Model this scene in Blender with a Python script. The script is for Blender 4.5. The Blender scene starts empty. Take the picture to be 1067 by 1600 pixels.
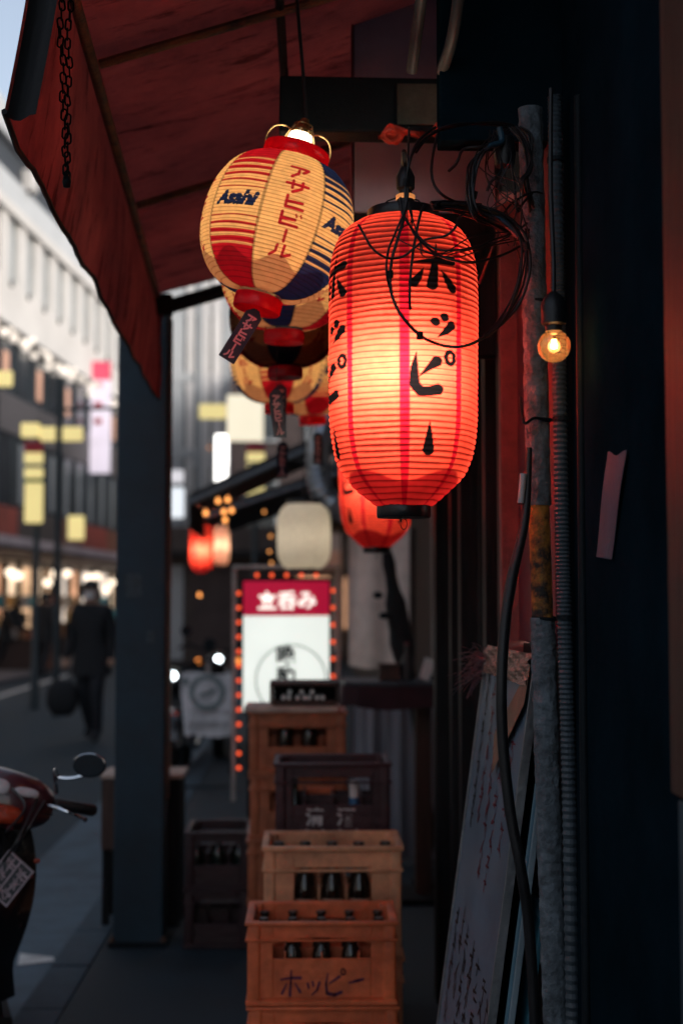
import bpy, bmesh, math, random
import numpy as np
from mathutils import Vector, Matrix, Euler

# ------------------------------------------------------------------ camera, world, sun, exposure
SC = bpy.context.scene
COL = SC.collection
R = math.radians
HALFPI = math.pi / 2
K = 2222.0 / 1600.0
CAM = Vector((0.0, 0.0, 1.45))
PITCH = math.atan(140.0 / 2222.0)
YAW = -math.atan(53.5 / 2222.0)

cam_d = bpy.data.cameras.new('camera')
cam = bpy.data.objects.new('camera', cam_d)
COL.objects.link(cam)
cam.location = CAM
cam.rotation_euler = Euler((HALFPI + PITCH, 0, YAW), 'XYZ')
cam_d.sensor_fit = 'VERTICAL'
cam_d.sensor_height = 36.0
cam_d.sensor_width = 24.0
cam_d.lens = 50.0
cam_d.clip_start = 0.05
cam_d.clip_end = 500.0
cam_d.dof.use_dof = True
cam_d.dof.focus_distance = 2.76
cam_d.dof.aperture_fstop = 2.6
SC.camera = cam

w = bpy.data.worlds.new("World")
SC.world = w
w.use_nodes = True
nt = w.node_tree
bg = nt.nodes['Background']
sky = nt.nodes.new('ShaderNodeTexSky')
sky.sky_type = 'NISHITA'
sky.sun_disc = False
SUN_EL, SUN_AZ = R(24), R(124)           # veiled sun behind the near shops: it reaches the far facades only
sky.sun_elevation = SUN_EL
sky.sun_rotation = SUN_AZ
sky.air_density = 1.0
sky.dust_density = 3.0
hs = nt.nodes.new('ShaderNodeHueSaturation')
hs.inputs['Saturation'].default_value = 0.64
nt.links.new(sky.outputs[0], hs.inputs['Color'])
nt.links.new(hs.outputs[0], bg.inputs[0])
bg.inputs[1].default_value = 0.15

sun_d = bpy.data.lights.new('sun', 'SUN')
sun = bpy.data.objects.new('sun', sun_d)
COL.objects.link(sun)
sun_d.energy = 0.8
sun_d.angle = R(25)
sun_d.color = (1.0, 0.975, 0.94)
sdir = Vector((math.sin(SUN_AZ) * math.cos(SUN_EL), math.cos(SUN_AZ) * math.cos(SUN_EL), math.sin(SUN_EL)))
sun.rotation_euler = sdir.to_track_quat('Z', 'Y').to_euler()

SC.view_settings.view_transform = 'Standard'
SC.view_settings.look = 'None'
SC.view_settings.gamma = 1.0
SC.view_settings.use_curve_mapping = False
SC.view_settings.exposure = 0.65
SC.render.engine = 'CYCLES'
SC.cycles.use_denoising = True
SC.cycles.max_bounces = 8
SC.cycles.transparent_max_bounces = 12
SC.cycles.sample_clamp_indirect = 6.0

# ------------------------------------------------------------------ helpers
CM = cam.rotation_euler.to_matrix()
rng = random.Random(7)
nrng = np.random.default_rng(11)


def W(px, py, d):
    """The place in the street seen at (px, py) of the photograph, d 1600ths deep."""
    v = CM @ Vector(((px - 533.5) / 2222.0, (800.0 - py) / 2222.0, -1.0))
    return CAM + v * (K * d / v.y)


class MB:
    def __init__(self):
        self.v, self.f, self.m = [], [], []

    def add(self, vs, fs, mi=0):
        o = len(self.v)
        self.v += [tuple(p) for p in vs]
        self.f += [tuple(i + o for i in f) for f in fs]
        self.m += [mi] * len(fs)
        return self

    def box(self, c, s, rot=None, mi=0, taper=1.0):
        hx, hy, hz = s[0] / 2, s[1] / 2, s[2] / 2
        P = []
        for z, t in ((-hz, 1.0), (hz, taper)):
            for x, y in ((-hx, -hy), (hx, -hy), (hx, hy), (-hx, hy)):
                P.append(Vector((x * t, y * t, z)))
        if rot is not None:
            q = Euler(rot).to_matrix() if not isinstance(rot, Matrix) else rot
            P = [q @ p for p in P]
        P = [p + Vector(c) for p in P]
        return self.add(P, [(3, 2, 1, 0), (4, 5, 6, 7), (0, 1, 5, 4), (1, 2, 6, 5), (2, 3, 7, 6), (3, 0, 4, 7)], mi)

    def bx(self, x0, x1, y0, y1, z0, z1, mi=0):
        return self.box(((x0 + x1) / 2, (y0 + y1) / 2, (z0 + z1) / 2), (x1 - x0, y1 - y0, z1 - z0), None, mi)

    def tube(self, pts, r, n=8, closed=False, mi=0, caps=True):
        pts = [Vector(p) for p in pts]
        m = len(pts)
        rs = r if isinstance(r, (list, tuple)) else [r] * m
        ref = None
        V = []
        for i, p in enumerate(pts):
            if closed:
                t = pts[(i + 1) % m] - pts[i - 1]
            else:
                t = pts[min(i + 1, m - 1)] - pts[max(i - 1, 0)]
            t.normalize()
            if ref is None:
                a = Vector((0, 0, 1)) if abs(t.z) < 0.9 else Vector((1, 0, 0))
                ref = (a - t * a.dot(t)).normalized()
            else:
                ref = (ref - t * ref.dot(t)).normalized()
            b = t.cross(ref)
            for k in range(n):
                a = 2 * math.pi * k / n
                V.append(p + (ref * math.cos(a) + b * math.sin(a)) * rs[i])
        F = []
        for i in range(m if closed else m - 1):
            j = (i + 1) % m
            for k in range(n):
                l = (k + 1) % n
                F.append((i * n + k, i * n + l, j * n + l, j * n + k))
        if caps and not closed:
            F.append(tuple(range(n - 1, -1, -1)))
            F.append(tuple((m - 1) * n + k for k in range(n)))
        return self.add(V, F, mi)

    def lathe(self, prof, n=24, c=(0, 0, 0), mi=0, M=None):
        V, F = [], []
        for r, z in prof:
            for k in range(n):
                a = 2 * math.pi * k / n
                V.append(Vector((r * math.cos(a), r * math.sin(a), z)))
        for i in range(len(prof) - 1):
            for k in range(n):
                l = (k + 1) % n
                F.append((i * n + k, i * n + l, (i + 1) * n + l, (i + 1) * n + k))
        if prof[0][0] > 1e-6:
            pass
        if M is not None:
            V = [M @ v for v in V]
        V = [v + Vector(c) for v in V]
        return self.add(V, F, mi)

    def prism(self, poly, axis, a0, a1, mi=0):
        """poly: 2D outline; axis 'y': poly is (x, z) pushed from y=a0 to a1; 'x': (y, z); 'z': (x, y)."""
        n = len(poly)

        def p3(p, a):
            return (p[0], a, p[1]) if axis == 'y' else ((a, p[0], p[1]) if axis == 'x' else (p[0], p[1], a))
        V = [p3(p, a0) for p in poly] + [p3(p, a1) for p in poly]
        F = [tuple(range(n)), tuple(range(2 * n - 1, n - 1, -1))]
        F += [((i + 1) % n, i, n + i, n + (i + 1) % n) for i in range(n)]
        return self.add(V, F, mi)

    def grid(self, fn, nu, nv, mi=0, closed_u=False):
        V = [fn(i / nu, j / nv) for j in range(nv + 1) for i in range(nu + (0 if closed_u else 1))]
        s = nu if closed_u else nu + 1
        F = []
        for j in range(nv):
            for i in range(nu):
                a, b = j * s + i, j * s + (i + 1) % s
                F.append((a, b, b + s, a + s))
        return self.add(V, F, mi)

    def mesh(self, name, mats, smooth=False, bevel=0.0, seg=2, fix=True):
        me = bpy.data.meshes.new(name)
        me.from_pydata(self.v, [], self.f)
        if not isinstance(mats, (list, tuple)):
            mats = [mats]
        for m in mats:
            me.materials.append(m)
        me.polygons.foreach_set('material_index', self.m)
        if fix or bevel:
            b = bmesh.new()
            b.from_mesh(me)
            bmesh.ops.recalc_face_normals(b, faces=b.faces)
            if bevel:
                ed = [e for e in b.edges if len(e.link_faces) == 2 and e.calc_face_angle(0) > 0.6]
                bmesh.ops.bevel(b, geom=ed, offset=bevel, segments=seg, profile=0.6, affect='EDGES', clamp_overlap=True)
            b.to_mesh(me)
            b.free()
        if smooth:
            me.polygons.foreach_set('use_smooth', [True] * len(me.polygons))
            if smooth != 'all':
                me.set_sharp_from_angle(angle=R(40))
        return me

    def build(self, name, mats, parent=None, loc=(0, 0, 0), rot=(0, 0, 0), **kw):
        return link(name, self.mesh(name, mats, **kw), parent, loc, rot)


def link(name, me, parent=None, loc=(0, 0, 0), rot=(0, 0, 0)):
    o = bpy.data.objects.new(name, me)
    COL.objects.link(o)
    o.location = loc
    o.rotation_euler = rot
    if parent:
        o.parent = parent
    return o


def tag(o, label=None, cat=None, group=None, kind=None):
    if label:
        o['label'] = label
    if cat:
        o['category'] = cat
    if group:
        o['group'] = group
    if kind:
        o['kind'] = kind
    return o


def thing(name, label, cat, loc=(0, 0, 0), rz=0, group=None, rot=None):
    o = bpy.data.objects.new(name, None)
    COL.objects.link(o)
    o.empty_display_size = 0.1
    o.location = loc
    o.rotation_euler = rot if rot else (0, 0, rz)
    return tag(o, label, cat, group)


def dup(root, loc, rot=None, label=None, group=None):
    def cp(o, parent):
        c = o.copy()
        COL.objects.link(c)
        if parent:
            c.parent = parent
        for ch in o.children:
            cp(ch, c)
        return c
    r = cp(root, None)
    r.location = loc
    if rot is not None:
        r.rotation_euler = rot
    if label:
        r['label'] = label
    if group:
        r['group'] = group
    return r


def spline(pts, k=8, closed=False):
    pts = [Vector(p) for p in pts]
    n = len(pts)
    out = []
    for i in range(n if closed else n - 1):
        if closed:
            p0, p1, p2, p3 = pts[i - 1], pts[i], pts[(i + 1) % n], pts[(i + 2) % n]
        else:
            p0, p1, p2, p3 = pts[max(i - 1, 0)], pts[i], pts[i + 1], pts[min(i + 2, n - 1)]
        for s in range(k):
            t = s / k
            out.append(0.5 * ((2 * p1) + (p2 - p0) * t + (2 * p0 - 5 * p1 + 4 * p2 - p3) * t * t + (3 * p1 - p0 - 3 * p2 + p3) * t ** 3))
    if not closed:
        out.append(pts[-1])
    return out


# ---- materials
def mat(name, col, rough=0.7, metal=0.0, var=0.25, scale=8.0, bump=0.15, col2=None, spec=0.5, stretch=(1, 1, 1), bscale=None, coat=0.0, detail=6.0, ramp=(0.35, 0.7)):
    m = bpy.data.materials.new(name)
    m.use_nodes = True
    t = m.node_tree
    p = t.nodes['Principled BSDF']
    tc = t.nodes.new('ShaderNodeTexCoord')
    mp = t.nodes.new('ShaderNodeMapping')
    mp.inputs['Scale'].default_value = stretch
    t.links.new(tc.outputs['Object'], mp.inputs['Vector'])
    nz = t.nodes.new('ShaderNodeTexNoise')
    nz.inputs['Scale'].default_value = scale
    nz.inputs['Detail'].default_value = detail
    nz.inputs['Roughness'].default_value = 0.65
    t.links.new(mp.outputs[0], nz.inputs['Vector'])
    rp = t.nodes.new('ShaderNodeValToRGB')
    rp.color_ramp.elements[0].position = ramp[0]
    rp.color_ramp.elements[1].position = ramp[1]
    c2 = col2 if col2 else tuple(max(0, c * (1 - var)) for c in col)
    rp.color_ramp.elements[0].color = (*c2, 1)
    rp.color_ramp.elements[1].color = (*[min(1, c * (1 + (0 if col2 else var * 0.5))) for c in col], 1)
    t.links.new(nz.outputs['Fac'], rp.inputs[0])
    t.links.new(rp.outputs[0], p.inputs['Base Color'])
    p.inputs['Roughness'].default_value = rough
    p.inputs['Metallic'].default_value = metal
    p.inputs['Specular IOR Level'].default_value = spec
    p.inputs['Coat Weight'].default_value = coat
    # roughness also wanders a little
    mr = t.nodes.new('ShaderNodeMapRange')
    mr.inputs['To Min'].default_value = max(0.02, rough - 0.12)
    mr.inputs['To Max'].default_value = min(1.0, rough + 0.12)
    t.links.new(nz.outputs['Fac'], mr.inputs['Value'])
    t.links.new(mr.outputs[0], p.inputs['Roughness'])
    if bump:
        n2 = t.nodes.new('ShaderNodeTexNoise')
        n2.inputs['Scale'].default_value = bscale if bscale else scale * 6
        n2.inputs['Detail'].default_value = 5
        t.links.new(mp.outputs[0], n2.inputs['Vector'])
        b = t.nodes.new('ShaderNodeBump')
        b.inputs['Strength'].default_value = bump
        b.inputs['Distance'].default_value = 0.01
        t.links.new(n2.outputs['Fac'], b.inputs['Height'])
        t.links.new(b.outputs[0], p.inputs['Normal'])
    return m


def emit(name, col, strength, var=0.0, scale=4.0):
    m = bpy.data.materials.new(name)
    m.use_nodes = True
    t = m.node_tree
    p = t.nodes['Principled BSDF']
    p.inputs['Base Color'].default_value = (*[min(0.8, c * 0.6) for c in col], 1)
    p.inputs['Emission Color'].default_value = (*col, 1)
    p.inputs['Emission Strength'].default_value = strength
    p.inputs['Roughness'].default_value = 0.5
    if var:
        tc = t.nodes.new('ShaderNodeTexCoord')
        nz = t.nodes.new('ShaderNodeTexNoise')
        nz.inputs['Scale'].default_value = scale
        t.links.new(tc.outputs['Object'], nz.inputs['Vector'])
        mr = t.nodes.new('ShaderNodeMapRange')
        mr.inputs['From Min'].default_value = 0.3
        mr.inputs['From Max'].default_value = 0.7
        mr.inputs['To Min'].default_value = strength * (1 - var)
        mr.inputs['To Max'].default_value = strength * (1 + var)
        t.links.new(nz.outputs['Fac'], mr.inputs['Value'])
        t.links.new(mr.outputs[0], p.inputs['Emission Strength'])
    return m


def translucent(name, col, mix=0.75, attr=None, rough=0.6, glow=0.0):
    """thin paper or plastic sheet that lets lamp light through"""
    m = bpy.data.materials.new(name)
    m.use_nodes = True
    t = m.node_tree
    for n in list(t.nodes):
        if n.type != 'OUTPUT_MATERIAL':
            t.nodes.remove(n)
    out = t.nodes['Material Output']
    tr = t.nodes.new('ShaderNodeBsdfTranslucent')
    df = t.nodes.new('ShaderNodeBsdfDiffuse')
    gl = t.nodes.new('ShaderNodeBsdfGlossy')
    gl.inputs['Roughness'].default_value = rough
    mx = t.nodes.new('ShaderNodeMixShader')
    mx.inputs[0].default_value = mix
    m2 = t.nodes.new('ShaderNodeMixShader')
    m2.inputs[0].default_value = 0.025
    t.links.new(df.outputs[0], mx.inputs[1])
    t.links.new(tr.outputs[0], mx.inputs[2])
    last = mx
    rf = None
    if glow:                                   # thin washi also scatters forward: the bulb shows as a hot core
        rf = t.nodes.new('ShaderNodeBsdfRefraction')
        rf.inputs['Roughness'].default_value = 1.0
        rf.inputs['IOR'].default_value = 2.8
        last = t.nodes.new('ShaderNodeMixShader')
        last.inputs[0].default_value = glow
        t.links.new(mx.outputs[0], last.inputs[1])
        t.links.new(rf.outputs[0], last.inputs[2])
    t.links.new(last.outputs[0], m2.inputs[1])
    t.links.new(gl.outputs[0], m2.inputs[2])
    t.links.new(m2.outputs[0], out.inputs['Surface'])
    tc = t.nodes.new('ShaderNodeTexCoord')
    nz = t.nodes.new('ShaderNodeTexNoise')
    nz.inputs['Scale'].default_value = 60
    nz.inputs['Detail'].default_value = 6
    t.links.new(tc.outputs['Object'], nz.inputs['Vector'])
    mr = t.nodes.new('ShaderNodeMapRange')
    mr.inputs['From Min'].default_value = 0.3
    mr.inputs['From Max'].default_value = 0.7
    mr.inputs['To Min'].default_value = 0.84
    mr.inputs['To Max'].default_value = 1.05
    t.links.new(nz.outputs['Fac'], mr.inputs['Value'])
    mul = t.nodes.new('ShaderNodeMix')
    mul.data_type = 'RGBA'
    mul.blend_type = 'MULTIPLY'
    mul.inputs[0].default_value = 1.0
    if attr:
        at = t.nodes.new('ShaderNodeAttribute')
        at.attribute_name = attr
        t.links.new(at.outputs['Color'], mul.inputs[6])
    else:
        mul.inputs[6].default_value = (*col, 1)
    t.links.new(mr.outputs[0], mul.inputs[7])
    t.links.new(mul.outputs[2], tr.inputs['Color'])
    t.links.new(mul.outputs[2], df.inputs['Color'])
    if rf:
        t.links.new(mul.outputs[2], rf.inputs['Color'])
    return m


MT = {}
MT['asphalt'] = mat('asphalt', (0.012, 0.031, 0.046), 0.8, var=0.35, scale=3, bump=0.35, bscale=160)
MT['pavement'] = mat('dark_pavement', (0.007, 0.022, 0.034), 0.75, var=0.4, scale=2.2, bump=0.3, bscale=120)
MT['concrete'] = mat('gutter_concrete', (0.088, 0.130, 0.165), 0.85, var=0.35, scale=4, bump=0.3, bscale=90)
MT['kerb'] = mat('kerb_concrete', (0.046, 0.078, 0.105), 0.85, var=0.35, scale=7, bump=0.3, bscale=90)
MT['roadpaint'] = mat('road_paint', (0.7, 0.7, 0.68), 0.7, var=0.4, scale=14, bump=0.2)
MT['awning'] = None
MT['black'] = mat('black_paint', (0.005, 0.011, 0.016), 0.6, var=0.4, scale=12, bump=0.15, spec=.2)
MT['blackmatte'] = mat('black_matte', (0.01, 0.011, 0.013), 0.85, var=0.4, scale=12, bump=0.15)
MT['rubber'] = mat('black_cable_rubber', (0.012, 0.012, 0.014), 0.45, var=0.3, scale=40, bump=0.1)
MT['darkwood'] = mat('dark_wood', (0.015, 0.015, 0.017), 0.6, var=0.6, scale=6, stretch=(6, 6, 0.6), bump=0.3, bscale=18, spec=.15)
MT['brownwood'] = mat('brown_wood', (0.07, 0.03, 0.02), 0.6, var=0.6, scale=6, stretch=(6, 6, 0.5), bump=0.4, bscale=18)
MT['navywall'] = mat('navy_wall', (0.005, 0.015, 0.023), 0.75, var=0.4, scale=3, bump=0.2, bscale=40, spec=0.0)
MT['greyboard'] = mat('grey_fascia', (0.36, 0.36, 0.46), 0.8, var=0.25, scale=3, bump=0.15)
MT['pillar'] = mat('pillar_paint', (0.014, 0.037, 0.056), 0.7, var=0.35, scale=3.4, bump=0.25, bscale=60)
MT['rust'] = mat('rusty_steel', (0.22, 0.09, 0.04), 0.75, var=0.5, scale=14, col2=(0.04, 0.03, 0.026), bump=0.5)
MT['redboard'] = mat('red_board', (0.14, 0.009, 0.024), 0.55, var=0.35, scale=5, stretch=(8, 8, 0.6), bump=0.25)
MT['steel'] = mat('dull_steel', (0.3, 0.31, 0.33), 0.42, metal=0.9, var=0.3, scale=9, bump=0.15)
MT['chrome'] = mat('chrome', (0.75, 0.76, 0.78), 0.15, metal=1.0, var=0.1, scale=9, bump=0.03)
MT['brass'] = mat('brass_wire', (0.75, 0.5, 0.22), 0.35, metal=1.0, var=0.15, scale=30, bump=0.05)
MT['paper'] = mat('white_paper', (0.62, 0.61, 0.6), 0.8, var=0.12, scale=8, bump=0.15)
MT['pink'] = mat('tag_pink', (0.62, 0.33, 0.34), 0.6, var=0.1, scale=30, bump=0.0)
MT['tagnavy'] = mat('tag_navy', (0.012, 0.016, 0.035), 0.45, var=0.2, scale=20, bump=0.1)
MT['plaster'] = mat('pale_plaster', (0.42, 0.38, 0.36), 0.85, var=0.25, scale=2.5, bump=0.25)
MT['darkglass'] = mat('dark_glass', (0.01, 0.012, 0.015), 0.08, var=0.2, scale=2, bump=0.02)


# ---- flat lettering
def text_mesh(s, size, font_off=0.0, shear=0.0, sx=1.0):
    cu = bpy.data.curves.new('lettering', 'FONT')
    cu.body = s
    cu.size = size
    cu.offset = font_off
    cu.shear = shear
    cu.align_x = 'CENTER'
    cu.align_y = 'CENTER'
    cu.resolution_u = 3
    o = bpy.data.objects.new('lettering_source', cu)
    me = bpy.data.meshes.new_from_object(o)
    bpy.data.objects.remove(o)
    bpy.data.curves.remove(cu)
    v = [(p.co.x * sx, p.co.y) for p in me.vertices]
    f = [tuple(p.vertices) for p in me.polygons]
    bpy.data.meshes.remove(me)
    x0, x1 = min(p[0] for p in v), max(p[0] for p in v)
    y0, y1 = min(p[1] for p in v), max(p[1] for p in v)
    v = [(p[0] - (x0 + x1) / 2, p[1] - (y0 + y1) / 2) for p in v]
    return v, f


def lettering(s, size, m, parent, loc, rot=(HALFPI, 0, 0), font_off=0.0, shear=0.0, sx=1.0, name='lettering'):
    v, f = text_mesh(s, size, font_off, shear, sx)
    mb = MB()
    mb.add([(a, b, 0) for a, b in v], f)
    return mb.build(name, m, parent, loc, rot, fix=False)


# brush and gothic strokes: lists of (x, y, radius) chains in a unit box, y down
def chain_mesh(chains, fn, seg=10):
    """flat strokes as small polygons; fn maps (x, y) to 3D"""
    mb = MB()
    for ch in chains:
        for (x0, y0, r0), (x1, y1, r1) in zip(ch[:-1], ch[1:]):
            dx, dy = x1 - x0, y1 - y0
            L = math.hypot(dx, dy) or 1e-6
            a = math.atan2(dy, dx)
            P = []
            for k in range(seg + 1):
                t = a + HALFPI + math.pi * k / seg
                P.append((x0 + r0 * math.cos(t), y0 + r0 * math.sin(t)))
            for k in range(seg + 1):
                t = a - HALFPI + math.pi * k / seg
                P.append((x1 + r1 * math.cos(t), y1 + r1 * math.sin(t)))
            mb.add([fn(*p) for p in P], [tuple(range(len(P)))])
    return mb


G = 0.108
KANA = {
    'A': [[(.06, .12, G), (.9, .12, G), (.66, .46, G)], [(.46, .34, G), (.44, .62, G), (.18, .95, G)]],
    'SA': [[(.03, .32, G), (.97, .32, G)], [(.3, .05, G), (.3, .66, G)], [(.72, .05, G), (.7, .58, G), (.35, .95, G)]],
    'HI': [[(.2, .05, G), (.2, .85, G), (.92, .85, G)], [(.2, .46, G), (.85, .36, G)]],
    'BI': [[(.15, .05, G), (.15, .85, G), (.87, .85, G)], [(.15, .46, G), (.72, .38, G)], [(.72, .02, .06), (.76, .17, .06)], [(.92, -.02, .06), (.96, .13, .06)]],
    'BAR': [[(.5, .05, G), (.5, .95, G)]],
    'RU': [[(.3, .1, G), (.27, .58, G), (.04, .92, G)], [(.62, .05, G), (.62, .88, G), (.97, .58, G)]],
}
ASAHI = ['A', 'SA', 'HI', 'BI', 'BAR', 'RU']

# ------------------------------------------------------------------ the ground
MB().add([(-150, -60, -.106), (150, -60, -.106), (150, 300, -.106), (-150, 300, -.106)], [(0, 1, 2, 3)]).build('ground', MT['asphalt'])['kind'] = 'structure'
MB().add([(-7.5, -10, -.1), (-1.6, -10, -.1), (-1.6, 60, -.1), (-5.5, 60, -.1)], [(0, 1, 2, 3)]).build('road', MT['asphalt'])['kind'] = 'structure'
MB().add([(-1.6, -10, -.096), (-1.02, -10, -.096), (-1.02, 45, -.096), (-1.6, 45, -.096)], [(0, 1, 2, 3)]).build('gutter', MT['concrete'])['kind'] = 'structure'
MB().bx(-.858, 3.0, -8, 45, -.12, 0.0).build('pavement', MT['pavement'])['kind'] = 'structure'
kb = tag(link('kerb', None), kind='structure')
ks = MB().bx(-.08, .08, 0, .594, -.12, .004).mesh('kerb_stone', MT['kerb'], bevel=.012)
for i in range(60):
    link('kerb_stone', ks, kb, (-.941 + rng.uniform(-.002, .002), -2 + i * .6, rng.uniform(-.003, .002)))
# gutter joints: iron grating and a scrap of paint
o = MB().add([tuple(W(*p)) for p in ((28, 1504, 4.45), (86, 1496, 4.5), (84, 1489, 4.55), (32, 1488, 4.6))], [(0, 1, 2, 3)])
o.v = [(x, y, -.091) for x, y, z in o.v]
o.build('road_marking', MT['roadpaint'])['kind'] = 'structure'
o = MB()
o.bx(-5.1, -4.98, 8, 60, -.0962, -.0958)
o.build('edge_line', MT['roadpaint'])['kind'] = 'structure'

# ------------------------------------------------------------------ the shop on the photographer's side
sh = thing('shop_building', 'dark timber shopfront along the narrow pavement, black upper boards and brown posts', 'building', (.5, 2.78, 0))


def shp(name, m, fn, bevel=.004, **k):
    mb = MB()
    fn(mb)
    mb.v = [(x - .5, y - 2.78, z) for x, y, z in mb.v]
    return mb.build(name, m, sh, bevel=bevel, **k)


shp('side_wall', MT['navywall'], lambda b: b.bx(.505, .75, -3, 2.76, 0, 6.2), bevel=0)
shp('upper_wall', MT['navywall'], lambda b: b.bx(.56, 3.2, 2.77, 10.5, 2.72, 6.2), bevel=0)
shp('wood_post', MT['brownwood'], lambda b: b.bx(.494, .507, 1.45, 1.945, 1.19, 3.4))
shp('steel_strip', mat('blue_strip', (.03, .06, .085), .5, var=.3, scale=6), lambda b: b.bx(.496, .507, 1.5, 1.915, .0, 1.185))
for y0, y1, x in ((3.42, 3.52, .47), (3.86, 3.94, .485), (4.36, 4.44, .47), (4.80, 4.87, .485), (5.22, 5.33, .47)):
    shp('door_post', MT['darkwood'], lambda b: b.bx(x, .58, y0, y1, 0, 2.72))
for y0, y1 in ((3.525, 3.855), (3.945, 4.355), (4.445, 4.795), (4.875, 5.215)):
    shp('lower_panel', MT['darkwood'], lambda b: b.bx(.515, .55, y0, y1, 0, .7))
    shp('door_pane', MT['darkglass'], lambda b: b.bx(.53, .54, y0, y1, .702, 2.4))
    shp('lintel', MT['darkwood'], lambda b: b.bx(.51, .56, y0, y1, 2.402, 2.72))
for y0, y1 in ((2.80, 2.925), (2.93, 3.055), (3.06, 3.185), (3.19, 3.30)):
    shp('red_board', MT['redboard'], lambda b: b.bx(.487 + rng.uniform(0, .006), .515, y0, y1, 1.36, 2.40))
shp('pink_trim', mat('pink_trim', (.20, .07, .065), .6, var=.3, scale=20), lambda b: b.bx(.452, .515, 3.305, 3.345, .6, 2.42))
shp('lower_board', MT['darkwood'], lambda b: b.bx(.50, .55, 2.78, 3.30, 0, 1.355))
shp('end_wall', MT['navywall'], lambda b: b.bx(.56, 3.2, 5.34, 5.45, 0, 2.715), bevel=0)
shp('recess_wall', MT['plaster'], lambda b: b.bx(.92, 1.1, 5.46, 10.5, 0, 2.715), bevel=0)
# cross boards above the lanterns
shp('cross_board', MT['navywall'], lambda b: b.bx(.268, .56, 2.83, 2.90, 2.385, 3.3))
shp('fascia', MT['greyboard'], lambda b: b.bx(.118, .56, 3.61, 3.66, 2.452, 3.25))
shp('fascia_trim', MT['redboard'], lambda b: b.bx(.1125, .1165, 3.60, 3.66, 2.40, 3.25), bevel=0)
shp('fascia_board', MT['darkwood'], lambda b: b.bx(.118, .56, 3.60, 3.66, 2.08, 2.445))
shp('added_eave', MT['darkwood'], lambda b: b.bx(.1, 3.0, -3.0, 2.25, 3.25, 3.40), bevel=0)  # unseen slab above the camera, added to shade the near side

# beam that carries the lanterns
bm_ = thing('lantern_beam', 'short black beam jutting out above the big red lantern, one grey-green plate on it', 'beam', (.232, 3.36, 2.632))
mb = MB()
mb.box((-.0, 0, 0), (.60, .08, .135), (0, R(.6), 0))
mb.build('timber', MT['black'], bm_, bevel=.006)
mb = MB()
mb.box((.036, -.044, .0), (.112, .008, .10))
mb.build('plate', mat('green_grey_plate', (.06, .065, .05), .7, var=.4, scale=20, bump=.3), bm_, bevel=.002)
# crumpled red plastic tied under the beam
mb = MB()
mb.grid(lambda u, v: (-.065 + .16 * u, -.055 + .02 * math.sin(9 * u + 3 * v), -.078 + .012 * math.sin(17 * u + 5 * v) + .02 * v - .012 * (1 - u)), 24, 6)
mb.build('tied_plastic', mat('red_plastic', (.5, .05, .03), .35, var=.3, scale=30, bump=.4), bm_, smooth='all')
mb = MB()
mb.tube([(-.035 + .02 * math.cos(a), -.06 + .004 * math.sin(3 * a), -.082 + .014 * math.sin(a)) for a in np.linspace(0, 6.2, 16)], .006, 6, closed=True)
mb.build('plastic_knot', mat('orange_red_plastic', (.55, .07, .04), .35, var=.3, scale=30), bm_, smooth=True)

# two pale pipes rising above the beam
for (a, b, c, lab) in (((643, 112, 2.05), (655, 20, 1.98), (668, -90, 1.9), 'pale thin pipe rising above the grey-green beam plate'),
                       ((690, 112, 2.05), (708, 50, 1.98), (728, -90, 1.9), 'pale thin pipe with a kink rising beside the black cross board')):
    pts = spline([W(*a), W(*b), W(*c)], 8)
    base = pts[0]
    o = MB().tube([p - base for p in pts], .012, 10).build('metal_pipe', mat('pale_pipe', (.06, .055, .055), .5, var=.3, scale=14), None, base, smooth=True)
    tag(o, lab, 'pipe', 'pale pipes above the beam')

# ------------------------------------------------------------------ awning
AZ0, AX0, ASL = 2.75, -.635, .33
aw = thing('red_awning', 'wide dark red canvas awning sloping over the pavement with a hanging front flap', 'awning', (AX0, 5.97, AZ0), R(2.6))
AWM = bpy.data.materials.new('awning_canvas')
AWM.use_nodes = True
t = AWM.node_tree
for n in list(t.nodes):
    if n.type != 'OUTPUT_MATERIAL':
        t.nodes.remove(n)
out = t.nodes['Material Output']
tc = t.nodes.new('ShaderNodeTexCoord')


def awn_noise(scale, stretch, detail=6):
    mp = t.nodes.new('ShaderNodeMapping')
    mp.inputs['Scale'].default_value = stretch
    mp.inputs['Rotation'].default_value = (0, 0, R(12))
    t.links.new(tc.outputs['Object'], mp.inputs[0])
    n = t.nodes.new('ShaderNodeTexNoise')
    n.inputs['Scale'].default_value = scale
    n.inputs['Detail'].default_value = detail
    n.inputs['Roughness'].default_value = .7
    t.links.new(mp.outputs[0], n.inputs['Vector'])
    return n


n1 = awn_noise(3.0, (1, 1, 1))
n2 = awn_noise(4.0, (1.0, 3.2, 1), 9)
r1 = t.nodes.new('ShaderNodeValToRGB')
r1.color_ramp.elements[0].position, r1.color_ramp.elements[1].position = .3, .72
r1.color_ramp.elements[0].color = (.19, .042, .040, 1)
r1.color_ramp.elements[1].color = (.46, .085, .074, 1)
r2 = t.nodes.new('ShaderNodeValToRGB')
r2.color_ramp.elements[0].position, r2.color_ramp.elements[1].position = .36, .46
r2.color_ramp.elements[0].color = (.07, .07, .08, 1)
r2.color_ramp.elements[1].color = (1, 1, 1, 1)
t.links.new(n1.outputs['Fac'], r1.inputs[0])
t.links.new(n2.outputs['Fac'], r2.inputs[0])
mu = t.nodes.new('ShaderNodeMix')
mu.data_type, mu.blend_type = 'RGBA', 'MULTIPLY'
mu.inputs[0].default_value = .72
t.links.new(r1.outputs[0], mu.inputs[6])
t.links.new(r2.outputs[0], mu.inputs[7])
df, tr, mx = t.nodes.new('ShaderNodeBsdfDiffuse'), t.nodes.new('ShaderNodeBsdfTranslucent'), t.nodes.new('ShaderNodeMixShader')
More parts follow.
